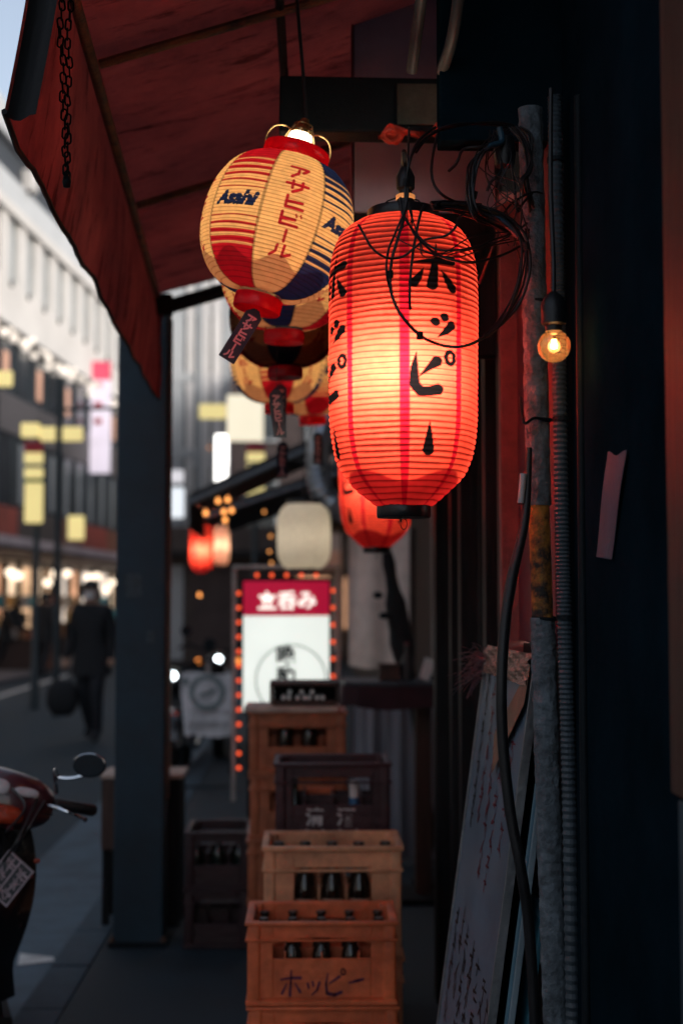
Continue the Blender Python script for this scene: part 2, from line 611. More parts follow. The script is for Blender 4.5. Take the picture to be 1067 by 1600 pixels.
mx.inputs[0].default_value = .30
bp = t.nodes.new('ShaderNodeBump')
bp.inputs['Strength'].default_value = .5
bp.inputs['Distance'].default_value = .012
n3 = awn_noise(14, (.6, 3, 1), 6)
t.links.new(n3.outputs['Fac'], bp.inputs['Height'])
for q in (df, tr):
    t.links.new(mu.outputs[2], q.inputs['Color'])
    t.links.new(bp.outputs[0], q.inputs['Normal'])
t.links.new(df.outputs[0], mx.inputs[1])
t.links.new(tr.outputs[0], mx.inputs[2])
t.links.new(mx.outputs[0], out.inputs['Surface'])

FOLDS = [(nrng.uniform(-3.6, .0), nrng.uniform(.008, .03), nrng.uniform(-.012, .014), nrng.uniform(-.25, .25)) for _ in range(26)]
RAFT = [-2.66, -1.45, -.55]


def canopy(u, v):
    x = u * 1.12
    y = -3.67 + v * 3.67
    z = x * ASL + .012 * math.sin(3.1 * y + 2 * x)
    for (fy, fw, fa, fs) in FOLDS:
        z += fa * math.exp(-((y - fy - fs * x) / fw) ** 2)
    sag = 1.0
    for r in RAFT:
        sag *= 1 - math.exp(-((y - r) / .25) ** 2)
    z -= .03 * sag * math.sin(math.pi * u)
    return (x, y, z)


MB().grid(canopy, 70, 200).build('canopy', AWM, aw, smooth='all')


def valance(u, v):
    y = -3.42 + u * 3.42
    e = max(0.0, (u - .90) / .10)
    nr = max(0.0, (.06 - u) / .06)
    x = -.012 - v * .065 * (1 - u) + .003 * math.sin(17 * u + 1.2 * v) * v + .003 * math.sin(47 * u + 2) * v * v + .03 * e * e * v
    dr = .40 + .02 * u + .0025 * math.sin(27 * u) + .003 * math.sin(61 * u) + .002 * math.sin(173 * u) + .012 * math.exp(-((u - .06) / .03) ** 2) + .02 * e * e
    z = -.01 - dr * v
    x += .018 * math.sin(math.pi * v) * (0.3 + .7 * u)
    return (x, y, z)


MB().grid(valance, 110, 26).build('valance', AWM, aw, smooth='all')
mb = MB()
mb.grid(lambda u, v: (valance(0, v)[0] + .004 + .055 * u, valance(0, 0)[1] + .001 + .02 * math.sin(5 * u), valance(0, v)[2] - .01), 5, 8)
mb.build('flap_end', MT['blackmatte'], aw, smooth='all')
mb = MB()
mb.tube([Vector(valance(k / 60, 1.0)) for k in range(61)], .006, 6)
mb.build('hem', MT['blackmatte'], aw, smooth=True)
MB().tube([(0.0, -3.67, -.012), (0.0, .01, -.012)], .013, 10).build('front_bar', MT['rust'], aw, smooth=True)
for r in RAFT[:2]:
    MB().tube([(.02, r, -.028), (1.08, r, 1.08 * ASL - .035)], .012, 8).build('rafter', MT['rust'], aw, smooth=True)
MB().tube([(.0, -.01, -.07), (1.08, -.01, 1.06 * ASL - .08)], .032, 10).build('support_arm', MT['black'], aw, smooth=True)
mb = MB()
mb.box((.02, -.01, -.05), (.09, .06, .09))
mb.build('corner_bracket', MT['black'], aw, bevel=.006)
# the drooping corner beyond the pillar side
def corner(u, v):
    a = v
    w_ = (1 - a) * .05 + .012
    return (-.035 + .03 * a + w_ * u, -.005 + .03 * math.sin(4 * u + 2 * v) - .04 * a, -.02 - .42 * a - .03 * math.sin(math.pi * u) * (1 - a))
MB().grid(corner, 10, 14).build('flap_corner', AWM, aw, smooth='all')

# chain hanging from the front bar
ch = thing('hanging_chain', 'doubled black link chain hanging inside the red awning flap', 'chain', W(102, -30, 2.0))
lk = MB().tube([(.0055 * math.cos(a), 0, (.0062 * math.sin(a)) + (.0052 if math.sin(a) > 0 else -.0052)) for a in np.linspace(0, 2 * math.pi, 14, endpoint=False)], .0019, 6, closed=True).mesh('link', MT['black'], smooth='all')
for (p0, p1) in (((94, -20, 2.0), (104, 280, 2.0)), ((109, -20, 2.0), (106, 276, 2.0))):
    a, b = W(*p0) - ch.location, W(*p1) - ch.location
    n = int((b - a).length / .0185)
    for i in range(n + 1):
        q = a.lerp(b, i / n)
        q.x += .004 * math.sin(i * .9) * (1 - i / n)
        link('link', lk, ch, q, (rng.uniform(-.1, .1), rng.uniform(-.12, .12), (HALFPI if i % 2 else 0.3) + rng.uniform(-.2, .2)))
MB().lathe([(.0, -.012), (.007, -.011), (.009, 0), (.007, .011), (0, .012)], 10).build('hook', MT['black'], ch, W(105, 284, 2.0) - ch.location, smooth='all')

# ------------------------------------------------------------------ pillar, stand behind it, pole
pl = thing('pillar', 'square blue-grey painted awning pillar standing on the pavement edge', 'pillar', (-.71, 6.2, 0))
mb = MB()
mb.bx(-.105, .105, -.095, .095, .0, 2.72)
mb.build('shaft', MT['pillar'], pl, bevel=.008)
MB().bx(-.125, .125, -.115, .115, .0, .022).build('base_plate', MT['black'], pl, bevel=.004)
for sx_ in (-1, 1):
    MB().lathe([(0, .022), (.012, .022), (.012, .034), (.005, .036), (.005, .045), (0, .046)], 6).build('anchor_bolt', MT['rust'], pl, loc=(sx_ * .108, -.104, 0))
mb = MB()
for (x_, z_, w__, h__, a_) in ((-.03, 1.52, .07, .10, .06), (.045, 1.30, .035, .05, -.1)):
    c_, s__ = math.cos(a_), math.sin(a_)
    mb.add([(x_ + c_ * u_ * w__ / 2 - s__ * v_ * h__ / 2, -.0962, z_ + s__ * u_ * w__ / 2 + c_ * v_ * h__ / 2) for u_, v_ in ((-1, -1), (1, -1), (1, .8), (.6, 1), (-1, 1))], [(0, 1, 2, 3, 4)])
mb.build('worn_sticker', mat('faded_sticker', (.035, .055, .07), .6, var=.5, scale=40), pl, fix=False)
MB().bx(.1052, .112, -.05, .09, .6, 2.7).build('rust_strip', MT['rust'], pl, bevel=.002)

st = thing('wooden_stand', 'dark wooden stand with pale worn top edges half hidden behind the pillar', 'stand', (-.74, 6.62, 0))
MB().bx(-.185, .185, -.15, .15, .655, .675).build('stand_top', mat('worn_pale_wood', (.68, .50, .41), .7, var=.5, scale=12, stretch=(1, 8, 8), bump=.3), st, bevel=.004)
MB().bx(.02, .17, -.14, .14, .0, .653).build('cabinet', MT['darkwood'], st, bevel=.004)
MB().bx(-.18, .015, -.145, -.125, .34, .653).build('front_board', MT['brownwood'], st, bevel=.003)
MB().bx(-.178, -.145, -.122, -.09, 0, .653).build('leg', MT['darkwood'], st, bevel=.003)
MB().bx(-.178, -.145, .09, .122, 0, .653).build('leg', MT['darkwood'], st, bevel=.003)
pp = thing('banner_pole', 'slim pale pole with red upper section standing on the stand beside the pillar', 'pole', W(263, 1205, 4.83))
zt = W(263, 1060, 4.83).z - pp.location.z
MB().lathe([(.0, 0), (.011, 0), (.011, zt), (0, zt)], 10).build('lower_pole', mat('cream_pole', (.6, .48, .38), .5, var=.2, scale=20), pp, smooth=True)
MB().lathe([(.0, zt), (.0085, zt), (.0085, zt + .27), (0, zt + .27)], 10).build('upper_pole', MT['steel'], pp, smooth=True)
MB().lathe([(.0, zt + .27), (.0085, zt + .27), (.0085, zt + .50), (0, zt + .50)], 10).build('red_section', MT['redboard'], pp, smooth=True)
MB().lathe([(.0, zt - .03), (.015, zt - .03), (.015, zt + .03), (0, zt + .03)], 10).build('collar', MT['steel'], pp, smooth=True)

# ------------------------------------------------------------------ paper lanterns
def smooth01(a, b, x):
    t = np.clip((x - a) / (b - a), 0, 1)
    return t * t * (3 - 2 * t)


def ink_chains(U, V, chains, aa):
    """coverage of tapered strokes on the sheet coordinates U, V"""
    cov = np.zeros_like(U)
    for chn in chains:
        for (x0, y0, r0), (x1, y1, r1) in zip(chn[:-1], chn[1:]):
            dx, dy = x1 - x0, y1 - y0
            L2 = dx * dx + dy * dy + 1e-12
            m = max(r0, r1) + aa
            sel = (U > min(x0, x1) - m) & (U < max(x0, x1) + m) & (V > min(y0, y1) - m) & (V < max(y0, y1) + m)
            if not sel.any():
                continue
            u, v = U[sel], V[sel]
            s = np.clip(((u - x0) * dx + (v - y0) * dy) / L2, 0, 1)
            d = np.hypot(u - x0 - s * dx, v - y0 - s * dy) - (r0 + (r1 - r0) * s)
            cov[sel] = np.maximum(cov[sel], 1 - smooth01(-aa, aa, d))
    return cov


def ink_tris(U, V, verts, faces):
    cov = np.zeros(U.shape, bool)
    for f in faces:
        for k in range(1, len(f) - 1):
            a, b, c = verts[f[0]], verts[f[k]], verts[f[k + 1]]
            sel = (U >= min(a[0], b[0], c[0])) & (U <= max(a[0], b[0], c[0])) & (V >= min(a[1], b[1], c[1])) & (V <= max(a[1], b[1], c[1]))
            if not sel.any():
                continue
            u, v = U[sel], V[sel]
            e = [(q[0] - p[0]) * (v - p[1]) - (q[1] - p[1]) * (u - p[0]) for p, q in ((a, b), (b, c), (c, a))]
            ins = ((e[0] >= 0) & (e[1] >= 0) & (e[2] >= 0)) | ((e[0] <= 0) & (e[1] <= 0) & (e[2] <= 0))
            cov[sel] |= ins
    return cov.astype(float)


def lantern_mesh(name, zz, rr, th, ink, m):
    """one ribbed sheet of paper: rows zz/rr from the top, columns th"""
    nv, nu = len(zz), len(th)
    co = np.empty((nv, nu, 3))
    co[..., 0] = rr * np.sin(th)[None, :]
    co[..., 1] = -rr * np.cos(th)[None, :]
    co[..., 2] = zz
    me = bpy.data.meshes.new(name)
    idx = np.arange(nv * nu).reshape(nv, nu)
    q = np.stack([idx[:-1], np.roll(idx[:-1], -1, 1), np.roll(idx[1:], -1, 1), idx[1:]], -1)[:, :, ::-1].reshape(-1, 4)
    nf = len(q)
    me.vertices.add(nv * nu)
    me.vertices.foreach_set('co', co.ravel().astype(np.float32))
    me.loops.add(nf * 4)
    me.loops.foreach_set('vertex_index', q.ravel().astype(np.int32))
    me.polygons.add(nf)
    me.polygons.foreach_set('loop_start', np.arange(0, nf * 4, 4, dtype=np.int32))
    me.polygons.foreach_set('loop_total', np.full(nf, 4, dtype=np.int32))
    me.polygons.foreach_set('use_smooth', np.ones(nf, dtype=bool))
    a = me.color_attributes.new('ink', 'FLOAT_COLOR', 'POINT')
    col = np.ones((nv * nu, 4), np.float32)
    col[:, :3] = ink.reshape(-1, 3)
    a.data.foreach_set('color', col.ravel())
    me.update()
    me.validate()
    me.materials.append(m)
    return me


PAPER = translucent('lantern_paper', None, .8, attr='ink', glow=.74)
PAPER2 = translucent('round_lantern_paper', None, .8, attr='ink')


# ---- the long red lantern
def red_lantern_mesh(nrib=52, sub=8, nu=560):
    nv = nrib * sub + 1
    t = np.linspace(0, 1, nv)
    px = np.array([340, 352, 362, 372, 385, 405, 430, 480, 560, 650, 690, 720, 745, 762, 775, 787, 795.0])
    wd = np.array([62, 84, 95, 102, 108, 113, 115.5, 117.5, 118, 115.5, 112.5, 107, 96, 82, 68, 53, 43.0])
    y = 340 + 455 * t
    r = np.interp(y, px, wd)
    ker = np.ones(11) / 11
    for _ in range(2):
        r = np.convolve(np.pad(r, 5, mode='reflect', reflect_type='odd'), ker, 'valid')
    s = 2.0 / 1600
    r = r * s
    ph = (t * nrib) % 1.0
    wob = 1 + .002 * np.sin(t * 37)
    th = np.linspace(-math.pi, math.pi, nu, endpoint=False)
    rr = (r * wob)[:, None] + (.0026 * (np.sin(math.pi * ph) ** .7) - .0015)[:, None] * np.ones((1, nu))
    rr = rr + .0012 * np.sin(4 * th)[None, :] + .0016 * np.sin(th * 8 + 2 * t[:, None] * 5) * np.sin(math.pi * t)[:, None]
    zz = (.5 - t)[:, None] * 455 * s * np.ones((1, nu)) + .0006 * np.sin(th * 5 + t[:, None] * 60)
    T = t[:, None] * np.ones((1, nu))
    TH = th[None, :] * np.ones((nv, 1))
    base = np.array([1.0, .082, .050])
    ink = np.ones((nv, nu, 3)) * base
    line = np.abs(((T * nrib + .5) % 1.0) - .5) * (1 / nrib) * .569       # metres from the nearest rib
    ink *= (1 - .72 * np.exp(-(line / .00115) ** 2))[..., None] ** np.array([.8, 1.3, 1.3])
    for k in range(8):                                                     # pasted seams: two sheets thick
        d = (TH - R(1 + 45 * k - 180) + math.pi) % (2 * math.pi) - math.pi
        wseam = .0095 if k % 2 == 0 else .0065
        c = 1 - smooth01(wseam - .0012, wseam + .0012, np.abs(d) * .147)
        ink *= 1 - c[..., None] * (1 - np.array([.62, .08, .45]))
    hem = smooth01(-.006, .006, T - (.905 + .02 * np.cos(4 * (TH - R(1)))))  # darker scalloped band round the foot
    ink *= 1 - hem[..., None] * (1 - np.array([.42, .16, .3]))
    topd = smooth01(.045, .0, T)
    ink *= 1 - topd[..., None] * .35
    # brush characters
    z3 = lambda x, y, q: (x, y, q)
    raw = [[z3(607, 378, 2), z3(690, 366, 12), z3(768, 358, 18)],
           [z3(704, 283, 1.5), z3(694, 380, 12), z3(682, 472, 19)],
           [z3(648, 402, 2), z3(628, 440, 12), z3(610, 462, 17)],
           [z3(722, 404, 2), z3(748, 446, 13), z3(770, 480, 17)],
           [z3(690, 628, 16), z3(692, 630, 16)], [z3(730, 606, 16), z3(731, 607, 16)],
           [z3(700, 693, 1.5), z3(738, 664, 12), z3(764, 638, 17)],
           [z3(618, 760, 1.5), z3(610, 830, 12), z3(611, 896, 17), z3(634, 926, 18), z3(670, 924, 17), z3(706, 914, 20)],
           [z3(628, 862, 1.5), z3(664, 826, 9), z3(698, 796, 19)],
           [z3(673, 1047, 1), z3(673, 1110, 12), z3(673, 1168, 21)]]
    ring = [(760 + 21 * math.cos(a), 776 + 25 * math.sin(a), 8) for a in np.linspace(0, 2 * math.pi, 18)]
    raw.append(ring)
    sc = 1.88 / 1600 / 2.806
    cov = np.zeros((nv, nu))
    Vm = (300 * 2.806 + 0) * 0
    for col_ in range(4):
        th0 = R(23.5 + 90 * col_ - 180)
        d = (TH - th0 + math.pi) % (2 * math.pi) - math.pi
        U = d * .147 * .84
        chs = []
        for c in raw:
            o = []
            for (x, y, q) in c:
                yy = 300 + y / 2.806                      # photograph row
                o.append(((x - 690) * sc, (yy - 340) * s, q * sc * 1.22))
            chs.append(o)
        cov = np.maximum(cov, ink_chains(U, T * 455 * s, chs, .0007))
    ink = ink * (1 - cov[..., None]) + cov[..., None] * np.array([.004, .003, .004])
    return lantern_mesh('red_paper', zz, rr, th, ink, PAPER)


RED_PAPER = red_lantern_mesh()
RHUB = mat('black_lacquer', (.012, .012, .014), .35, var=.3, scale=25, bump=.08)


def point(parent, loc, energy, col, r=.02):
    d = bpy.data.lights.new('lamp', 'POINT')
    d.energy = energy
    d.color = col
    d.shadow_soft_size = r
    o = bpy.data.objects.new('lamp', d)
    COL.objects.link(o)
    o.parent = parent
    o.location = loc
    return o


def lathe_ring(ri, ro, z0, z1, n=40):
    return MB().lathe([(ri, z0), (ro - .002, z0), (ro, z0 + .003), (ro, z1 - .003), (ro - .002, z1), (ri, z1), (ri, z0)], n)


TOPRING = lathe_ring(.052, .071, .279, .305).mesh('top_ring', RHUB, smooth=True)
BOTRING = lathe_ring(.012, .053, -.306, -.279).mesh('bottom_ring', RHUB, smooth=True)
HOOPM = MB().tube([(.007 * math.cos(a), 0, -.318 + .011 * math.sin(a)) for a in np.linspace(0, 6.283, 16, endpoint=False)], .0009, 6, closed=True).mesh('pull_loop', MT['black'], smooth=True)
LAMP_COL = (1.0, .86, .62)


def red_lantern(loc, rz, lab, energy, cord_end, group, lampz=-.02, scale=1.0, arm=0):
    r = thing('red_paper_lantern', lab, 'paper lantern', loc, rz, group)
    r.scale = (scale,) * 3
    link('paper_body', RED_PAPER, r)
    link('top_ring', TOPRING, r)
    link('bottom_ring', BOTRING, r)
    link('pull_loop', HOOPM, r, rot=(0, 0, R(25)))
    point(r, (-.012, 0, lampz), energy, LAMP_COL, .04)
    mb = MB()
    mb.tube([(-.066, 0, .29), (-.03, 0, .325), (0, .0, .335), (.03, 0, .325), (.066, 0, .29)], .0018, 6)
    mb.build('handle_wire', MT['black'], r, smooth=True)
    mb = MB()
    mb.lathe([(0, .262), (.014, .264), (.017, .29), (.018, .325), (.013, .337), (.013, .345), (.018, .349), (.019, .372), (.012, .388), (.006, .396), (0, .398)], 20)
    mb.build('lamp_socket', MT['rubber'], r, loc=(.005, 0, 0), smooth=True)
    MB().lathe([(.0165, .3262), (.0192, .328), (.0192, .335), (.0165, .3368)], 20).build('amber_collar', emit('amber_glow', (1, .35, .1), .35), r, loc=(.005, 0, 0), smooth=True)
    e_ = Vector(cord_end)
    if arm:
        MB().tube([e_ + Vector((-.05, 0, .012)), e_ + Vector((arm, 0, .012))], .011, 8).build('bracket_arm', MT['black'], r, smooth=True)
    MB().tube(spline([(.005, 0, .39), (.002, 0, .42), e_ * .7 + Vector((0, -.02, .13)), e_], 6), .005, 8).build('cord', MT['rubber'], r, smooth=True)
    return r


HOP = W(630, 567, 2.0)
red_lantern(HOP, R(-4), 'large lit red paper lantern with black brush characters, in front under the beam', 4.1, (.0, .54, .39), 'long red paper lanterns')
red_lantern(W(588, 742, 4.0), R(20), 'red paper lantern half hidden behind and below the largest red lantern', 1.8, (0, 0, .9), 'long red paper lanterns', arm=.30)
fr = red_lantern(W(315, 857, 9.3), R(60), 'small far red lantern glowing above the parked motorcycles beside the pillar', 2.6, (0, .2, .75), 'long red paper lanterns', scale=.75)

# ---- the round lanterns
AR, AH = .166, .304


def asahi_mesh(nrib=38, sub=8, nu=600):
    nv = nrib * sub + 1
    t = np.linspace(0, 1, nv)
    q = 2 * t - 1
    env = np.sqrt(np.clip(1 - np.abs(q) ** 2.15, 0, 1))
    rend = .066 * (1 - t) + .050 * t
    r = rend + (AR - rend) * env ** .95
    th = np.linspace(-math.pi, math.pi, nu, endpoint=False)
    ph = (t * nrib) % 1.0
    T = t[:, None] * np.ones((1, nu))
    TH = th[None, :] * np.ones((nv, 1))
    rr = r[:, None] + (.0024 * (np.sin(math.pi * ph) ** .7) - .0012)[:, None] * np.ones((1, nu)) + .0011 * np.sin(8 * TH) * np.sin(math.pi * T)
    zz = (.5 - T) * AH + .0005 * np.sin(th * 7 + T * 40)
    CREAM, RED, NAVY = np.array([.84, .50, .21]), np.array([.46, .008, .02]), np.array([.010, .02, .075])
    ink = np.ones((nv, nu, 3)) * CREAM
    # arc length down the sheet
    arc = np.concatenate([[0], np.cumsum(np.hypot(np.diff(r), AH / (nv - 1)))])
    A = arc[:, None] * np.ones((1, nu))
    amid = float(np.interp(.5, t, arc))
    period = 2.0 / nrib
    up = np.clip((T - .15) / .27, 0, 1)
    dn = np.clip((.80 - T) / .22, 0, 1)
    duty = np.where(T < .5, .78 - .66 * up, .78 - .66 * dn)
    duty = np.where((T > .43) & (T < .57), 0, duty)
    sph = np.abs(((T / period) % 1.0) - .5) * 2
    stripe = 1 - smooth01(-.12, .12, sph - duty)
    stripe = np.where((T < .15) | (T > .80), 1.0, np.where((T > .43) & (T < .57), 0.0, stripe))
    av, af = text_mesh('Asahi', .042, .0026, .30, 1.08)
    for k in range(8):
        th0 = R(3 + 45 * k)
        d = (TH - th0 + math.pi) % (2 * math.pi) - math.pi
        rad = rr
        if k % 2:                                          # coloured gore: navy, red, navy, red
            c = NAVY if k in (1, 5) else RED
            g = (np.abs(d) < R(22.5)) * stripe
            ink = ink * (1 - g[..., None]) + g[..., None] * c
            cov = ink_tris(d * AR, -(A - amid + .006), av, af)
            ink = ink * (1 - cov[..., None]) + cov[..., None] * NAVY
        else:
            chs = []
            y0, gw, gh = .235 * arc[-1], .052, .0325
            for n_, key in enumerate(ASAHI):
                if key == 'BAR':
                    hh = gh * .82
                elif key == 'RU':
                    hh = gh
                else:
                    hh = gh
                for cc in KANA[key]:
                    chs.append([((x - .5) * gw, y0 + y * hh * .92, q_ * gh * 1.0) for (x, y, q_) in cc])
                y0 += hh * 1.14
            cov = ink_chains(d * AR, A, chs, .0006)
            ink = ink * (1 - cov[..., None]) + cov[..., None] * np.array([.42, .008, .022])
        e = np.abs(np.abs(d) - R(22.5)) * rad
        sm = 1 - smooth01(.002, .0042, e)
        ink *= 1 - .30 * sm[..., None]
    line = np.abs(((T * nrib + .5) % 1.0) - .5) / nrib * .36
    ink *= (1 - .55 * np.exp(-(line / .0008) ** 2))[..., None] ** np.array([.8, 1.1, 1.2])
    hem = smooth01(-.006, .006, T - (.845 - .035 * np.cos(8 * (TH - R(3)))))  # tone drops below a scalloped edge near the foot
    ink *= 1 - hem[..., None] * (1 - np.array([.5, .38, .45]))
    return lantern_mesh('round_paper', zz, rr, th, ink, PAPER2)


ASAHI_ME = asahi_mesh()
REDPL = translucent('red_translucent_plastic', (.75, .02, .05), .55, rough=.25)
TR_ME = lathe_ring(.058, .074, .158, .186, 48).mesh('top_ring', REDPL, smooth=True)
BR_ME = lathe_ring(.0, .053, -.190, -.158, 48).mesh('bottom_ring', REDPL, smooth=True)
GLOW = emit('bulb_glass_lit', (1.0, .88, .66), 4.0)
LOOP_ME = []
for s in (-1, 1):
    LOOP_ME.append(MB().tube(spline([(s * .072, -.004, .172), (s * .074, 0, .20), (s * .062, 0, .224), (s * .040, 0, .232), (s * .022, 0, .226)], 5), .0015, 6).mesh('carry_loop', MT['brass'], smooth=True))
CG = MB()
for k in range(10):
    a = 2 * math.pi * k / 10 + .2
    CG.tube([(.043 * math.cos(a), .043 * math.sin(a), .186), (.034 * math.cos(a), .034 * math.sin(a), .21), (.020 * math.cos(a), .020 * math.sin(a), .244)], .0012, 5)
CG.tube([(.020 * math.cos(a), .020 * math.sin(a), .244) for a in np.linspace(0, 6.283, 20, endpoint=False)], .0016, 5, closed=True)
CAGE_ME = CG.mesh('wire_cage', MT['brass'], smooth=True)
BULB_ME = MB().lathe([(0, .160), (.026, .165), (.031, .185), (.029, .205), (.024, .222), (0.0, .224)], 24).mesh('bulb', GLOW, smooth=True)
BULBOFF_ME = MB().lathe([(0, .160), (.026, .165), (.031, .185), (.029, .205), (.024, .222), (0.0, .224)], 24).mesh('bulb', MT['paper'], smooth=True)
CAP_ME = MB().lathe([(.024, .2225), (.024, .230), (.014, .240), (.009, .258), (0, .26)], 18).mesh('lamp_cap', MT['brass'], smooth=True)


def tag_mesh():
    f = MB()
    n = 10
    V, F = [], []
    for i in range(n + 1):
        y = -.128 * i / n
        b = .006 * math.sin(i * .5)
        for x in (-.0195, .0195):
            V.append((x if i else x * .35, b, y))
    for i in range(n):
        F.append((2 * i, 2 * i + 1, 2 * i + 3, 2 * i + 2))
    f.add(V, F)
    f.add([(x, y + .0008, z) for x, y, z in V], [tuple(reversed(q)) for q in F])
    return f.mesh('tag_strip', MT['tagnavy'], smooth='all')


def tag_text():
    chs = []
    y0 = .016
    for key in ASAHI:
        for cc in KANA[key]:
            chs.append([((x - .5) * .022, y0 + y * .0165, q_ * .0185) for (x, y, q_) in cc])
        y0 += .0178
    return chain_mesh(chs, lambda x, y: (x, .006 * math.sin(y / .128 * 10 * .5) - .0012, -y), 6).mesh('lettering', MT['pink'], fix=False)


TAG_ME, TAGT_ME = tag_mesh(), tag_text()
RAILZ = 2.86


def asahi(loc, rot, lab, energy, tag_rot, tag_len=.012, lit=True):
    r = thing('round_paper_lantern', lab, 'paper lantern', loc, group='round paper lanterns hung in a row', rot=rot)
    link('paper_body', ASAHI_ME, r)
    link('top_ring', TR_ME, r)
    br = link('bottom_ring', BR_ME, r)
    link('carry_loop', LOOP_ME[0], r)
    link('carry_loop', LOOP_ME[1], r)
    link('wire_cage', CAGE_ME, r)
    link('bulb', BULB_ME if lit else BULBOFF_ME, r)
    link('lamp_cap', CAP_ME, r)
    tg = link('tag', TAG_ME, r, (.0, -.02, -.192 - tag_len))
    M = Euler(rot).to_matrix().inverted() @ Euler(tag_rot).to_matrix()
    tg.rotation_euler = M.to_euler()
    link('lettering', TAGT_ME, tg)
    MB().tube([(.0, -.02, -.189), (.0, -.02, -.194 - tag_len)], .0008, 5).build('tag_thread', MT['black'], r)
    if lit:
        point(r, (0, 0, .01), energy, (1.0, .83, .58), .035)
    top = Vector((0, 0, .255))
    q = Euler(rot).to_matrix()
    a = q @ top
    end = Vector((a.x * .6, 0, RAILZ - loc[2]))
    pts = spline([a, a.lerp(end, .15) + Vector((.004, 0, 0)), end], 5)
    qi = q.inverted()
    MB().tube([qi @ p for p in pts], .004, 6).build('cord', MT['rubber'], r, smooth=True)
    return r


asahi(W(433, 358, 2.23), (0, R(14), R(9)), 'round lit cream lantern with red and navy stripes, tilted beside the largest red lantern', .88, (R(6), R(31), R(6)), .0)
asahi(W(446, 424, 2.66), (0, R(2), R(-58)), 'second round striped lantern from the front, mostly hidden behind the tilted one', .62, (0, R(-4), R(30)), .12)
asahi(W(445, 494, 3.06), (0, R(-1), R(-48)), 'unlit dark round lantern, third in the row, with a navy panel facing out', 0, (0, R(1), 0), .018, lit=False)
asahi(W(434, 562, 3.58), (0, R(-2), R(42)), 'lit round striped lantern, fourth in the row, its red panel facing out', .75, (0, R(3), R(12)), .10)
asahi(W(486, 588, 3.98), (0, R(-4), R(52)), 'lit round striped lantern at the far end of the row, partly behind the red lantern', .6, (0, R(-2), R(-15)), .03)
rl = thing('hanging_rail', 'dark pipe rail under the awning from which the round lanterns hang', 'rail', (-.06, 3.0, RAILZ + .01))
MB().tube([(-.01, -.2, 0), (-.0, 1.5, .0), (0.02, 2.9, 0)], .011, 8).build('pipe', MT['black'], rl, smooth=True)

# ---- white lantern and pale lanterns farther on
PLAINW = translucent('white_lantern_paper', (.80, .76, .68), .5)
PLAINP = translucent('pale_pink_paper', (.85, .55, .42), .6)


def plain_lantern(loc, rad, h, m, lab, energy, cord_z, arm=0):
    r = thing('white_paper_lantern', lab, 'paper lantern', loc)
    nz_ = 120
    prof = []
    for i in range(nz_ + 1):
        t_ = i / nz_
        q = abs(2 * t_ - 1)
        rr = rad * (.62 + .38 * (1 - q ** 5.0)) + .003 * abs(math.sin(math.pi * t_ * 24))
        prof.append((rr, -h / 2 + h * t_))
    MB().lathe(prof, 48).build('paper_body', m, r, smooth='all')
    lathe_ring(rad * .4, rad * .66, h / 2, h / 2 + .025).build('top_ring', RHUB, r, smooth=True)
    lathe_ring(.0, rad * .64, -h / 2 - .025, -h / 2).build('bottom_ring', RHUB, r, smooth=True)
    MB().tube([(0, 0, h / 2 + .02), (0, 0, cord_z - loc[2])], .004, 6).build('cord', MT['rubber'], r)
    if arm:
        MB().tube([(-.05, 0, cord_z - loc[2] + .012), (arm, 0, cord_z - loc[2] + .012)], .012, 8).build('bracket_arm', MT['black'], r, smooth=True)
    if energy:
        point(r, (0, 0, 0), energy, (1, .85, .65), .03)
    return r


plain_lantern(W(475, 838, 5.7), .148, .36, PLAINW, 'plump white paper lantern hanging just above the lit shop sign', .55, 2.62, arm=.95)
plain_lantern(W(346, 852, 9.5), .075, .36, PLAINP, 'pale pink lantern hanging right behind the small far red lantern', .6, 2.5)

# ---- clear bulb by the pipe
cb = thing('clear_light_bulb', 'round clear light bulb glowing amber in front of the ribbed conduit', 'light bulb', W(865, 541, 1.80))
GL = bpy.data.materials.new('clear_glass')
GL.use_nodes = True
t = GL.node_tree
for n in list(t.nodes):
    if n.type != 'OUTPUT_MATERIAL':
        t.nodes.remove(n)
_tp, _gl, _mx, _fr = t.nodes.new('ShaderNodeBsdfTransparent'), t.nodes.new('ShaderNodeBsdfGlossy'), t.nodes.new('ShaderNodeMixShader'), t.nodes.new('ShaderNodeLayerWeight')
_tp.inputs[0].default_value = (.9, .72, .52, 1)
_gl.inputs['Roughness'].default_value = .08
_gl.inputs['Color'].default_value = (1, .8, .6, 1)
_fr.inputs[0].default_value = .35
_mr = t.nodes.new('ShaderNodeMapRange')
_mr.inputs['To Min'].default_value = .08
_mr.inputs['To Max'].default_value = .6
t.links.new(_fr.outputs['Facing'], _mr.inputs['Value'])
t.links.new(_mr.outputs[0], _mx.inputs[0])
_df2 = t.nodes.new('ShaderNodeBsdfTranslucent')
_df2.inputs[0].default_value = (1, .55, .25, 1)
_mx2 = t.nodes.new('ShaderNodeMixShader')
_mx2.inputs[0].default_value = .10
t.links.new(_tp.outputs[0], _mx2.inputs[1])
t.links.new(_df2.outputs[0], _mx2.inputs[2])
t.links.new(_mx2.outputs[0], _mx.inputs[1])
t.links.new(_gl.outputs[0], _mx.inputs[2])
t.links.new(_mx.outputs[0], t.nodes['Material Output'].inputs['Surface'])
MB().lathe([(.0295 * math.sin(a), -.0295 * math.cos(a)) for a in np.linspace(0.001, 2.6, 22)] + [(.0145, .0285)], 32).build('glass', GL, cb, smooth='all')
MB().lathe([(0, -.006), (.006, -.004), (.0068, .002), (.005, .006), (.0048, .012), (0, .013)], 14).build('filament', emit('filament_glow', (1, .62, .25), 14), cb, smooth='all')
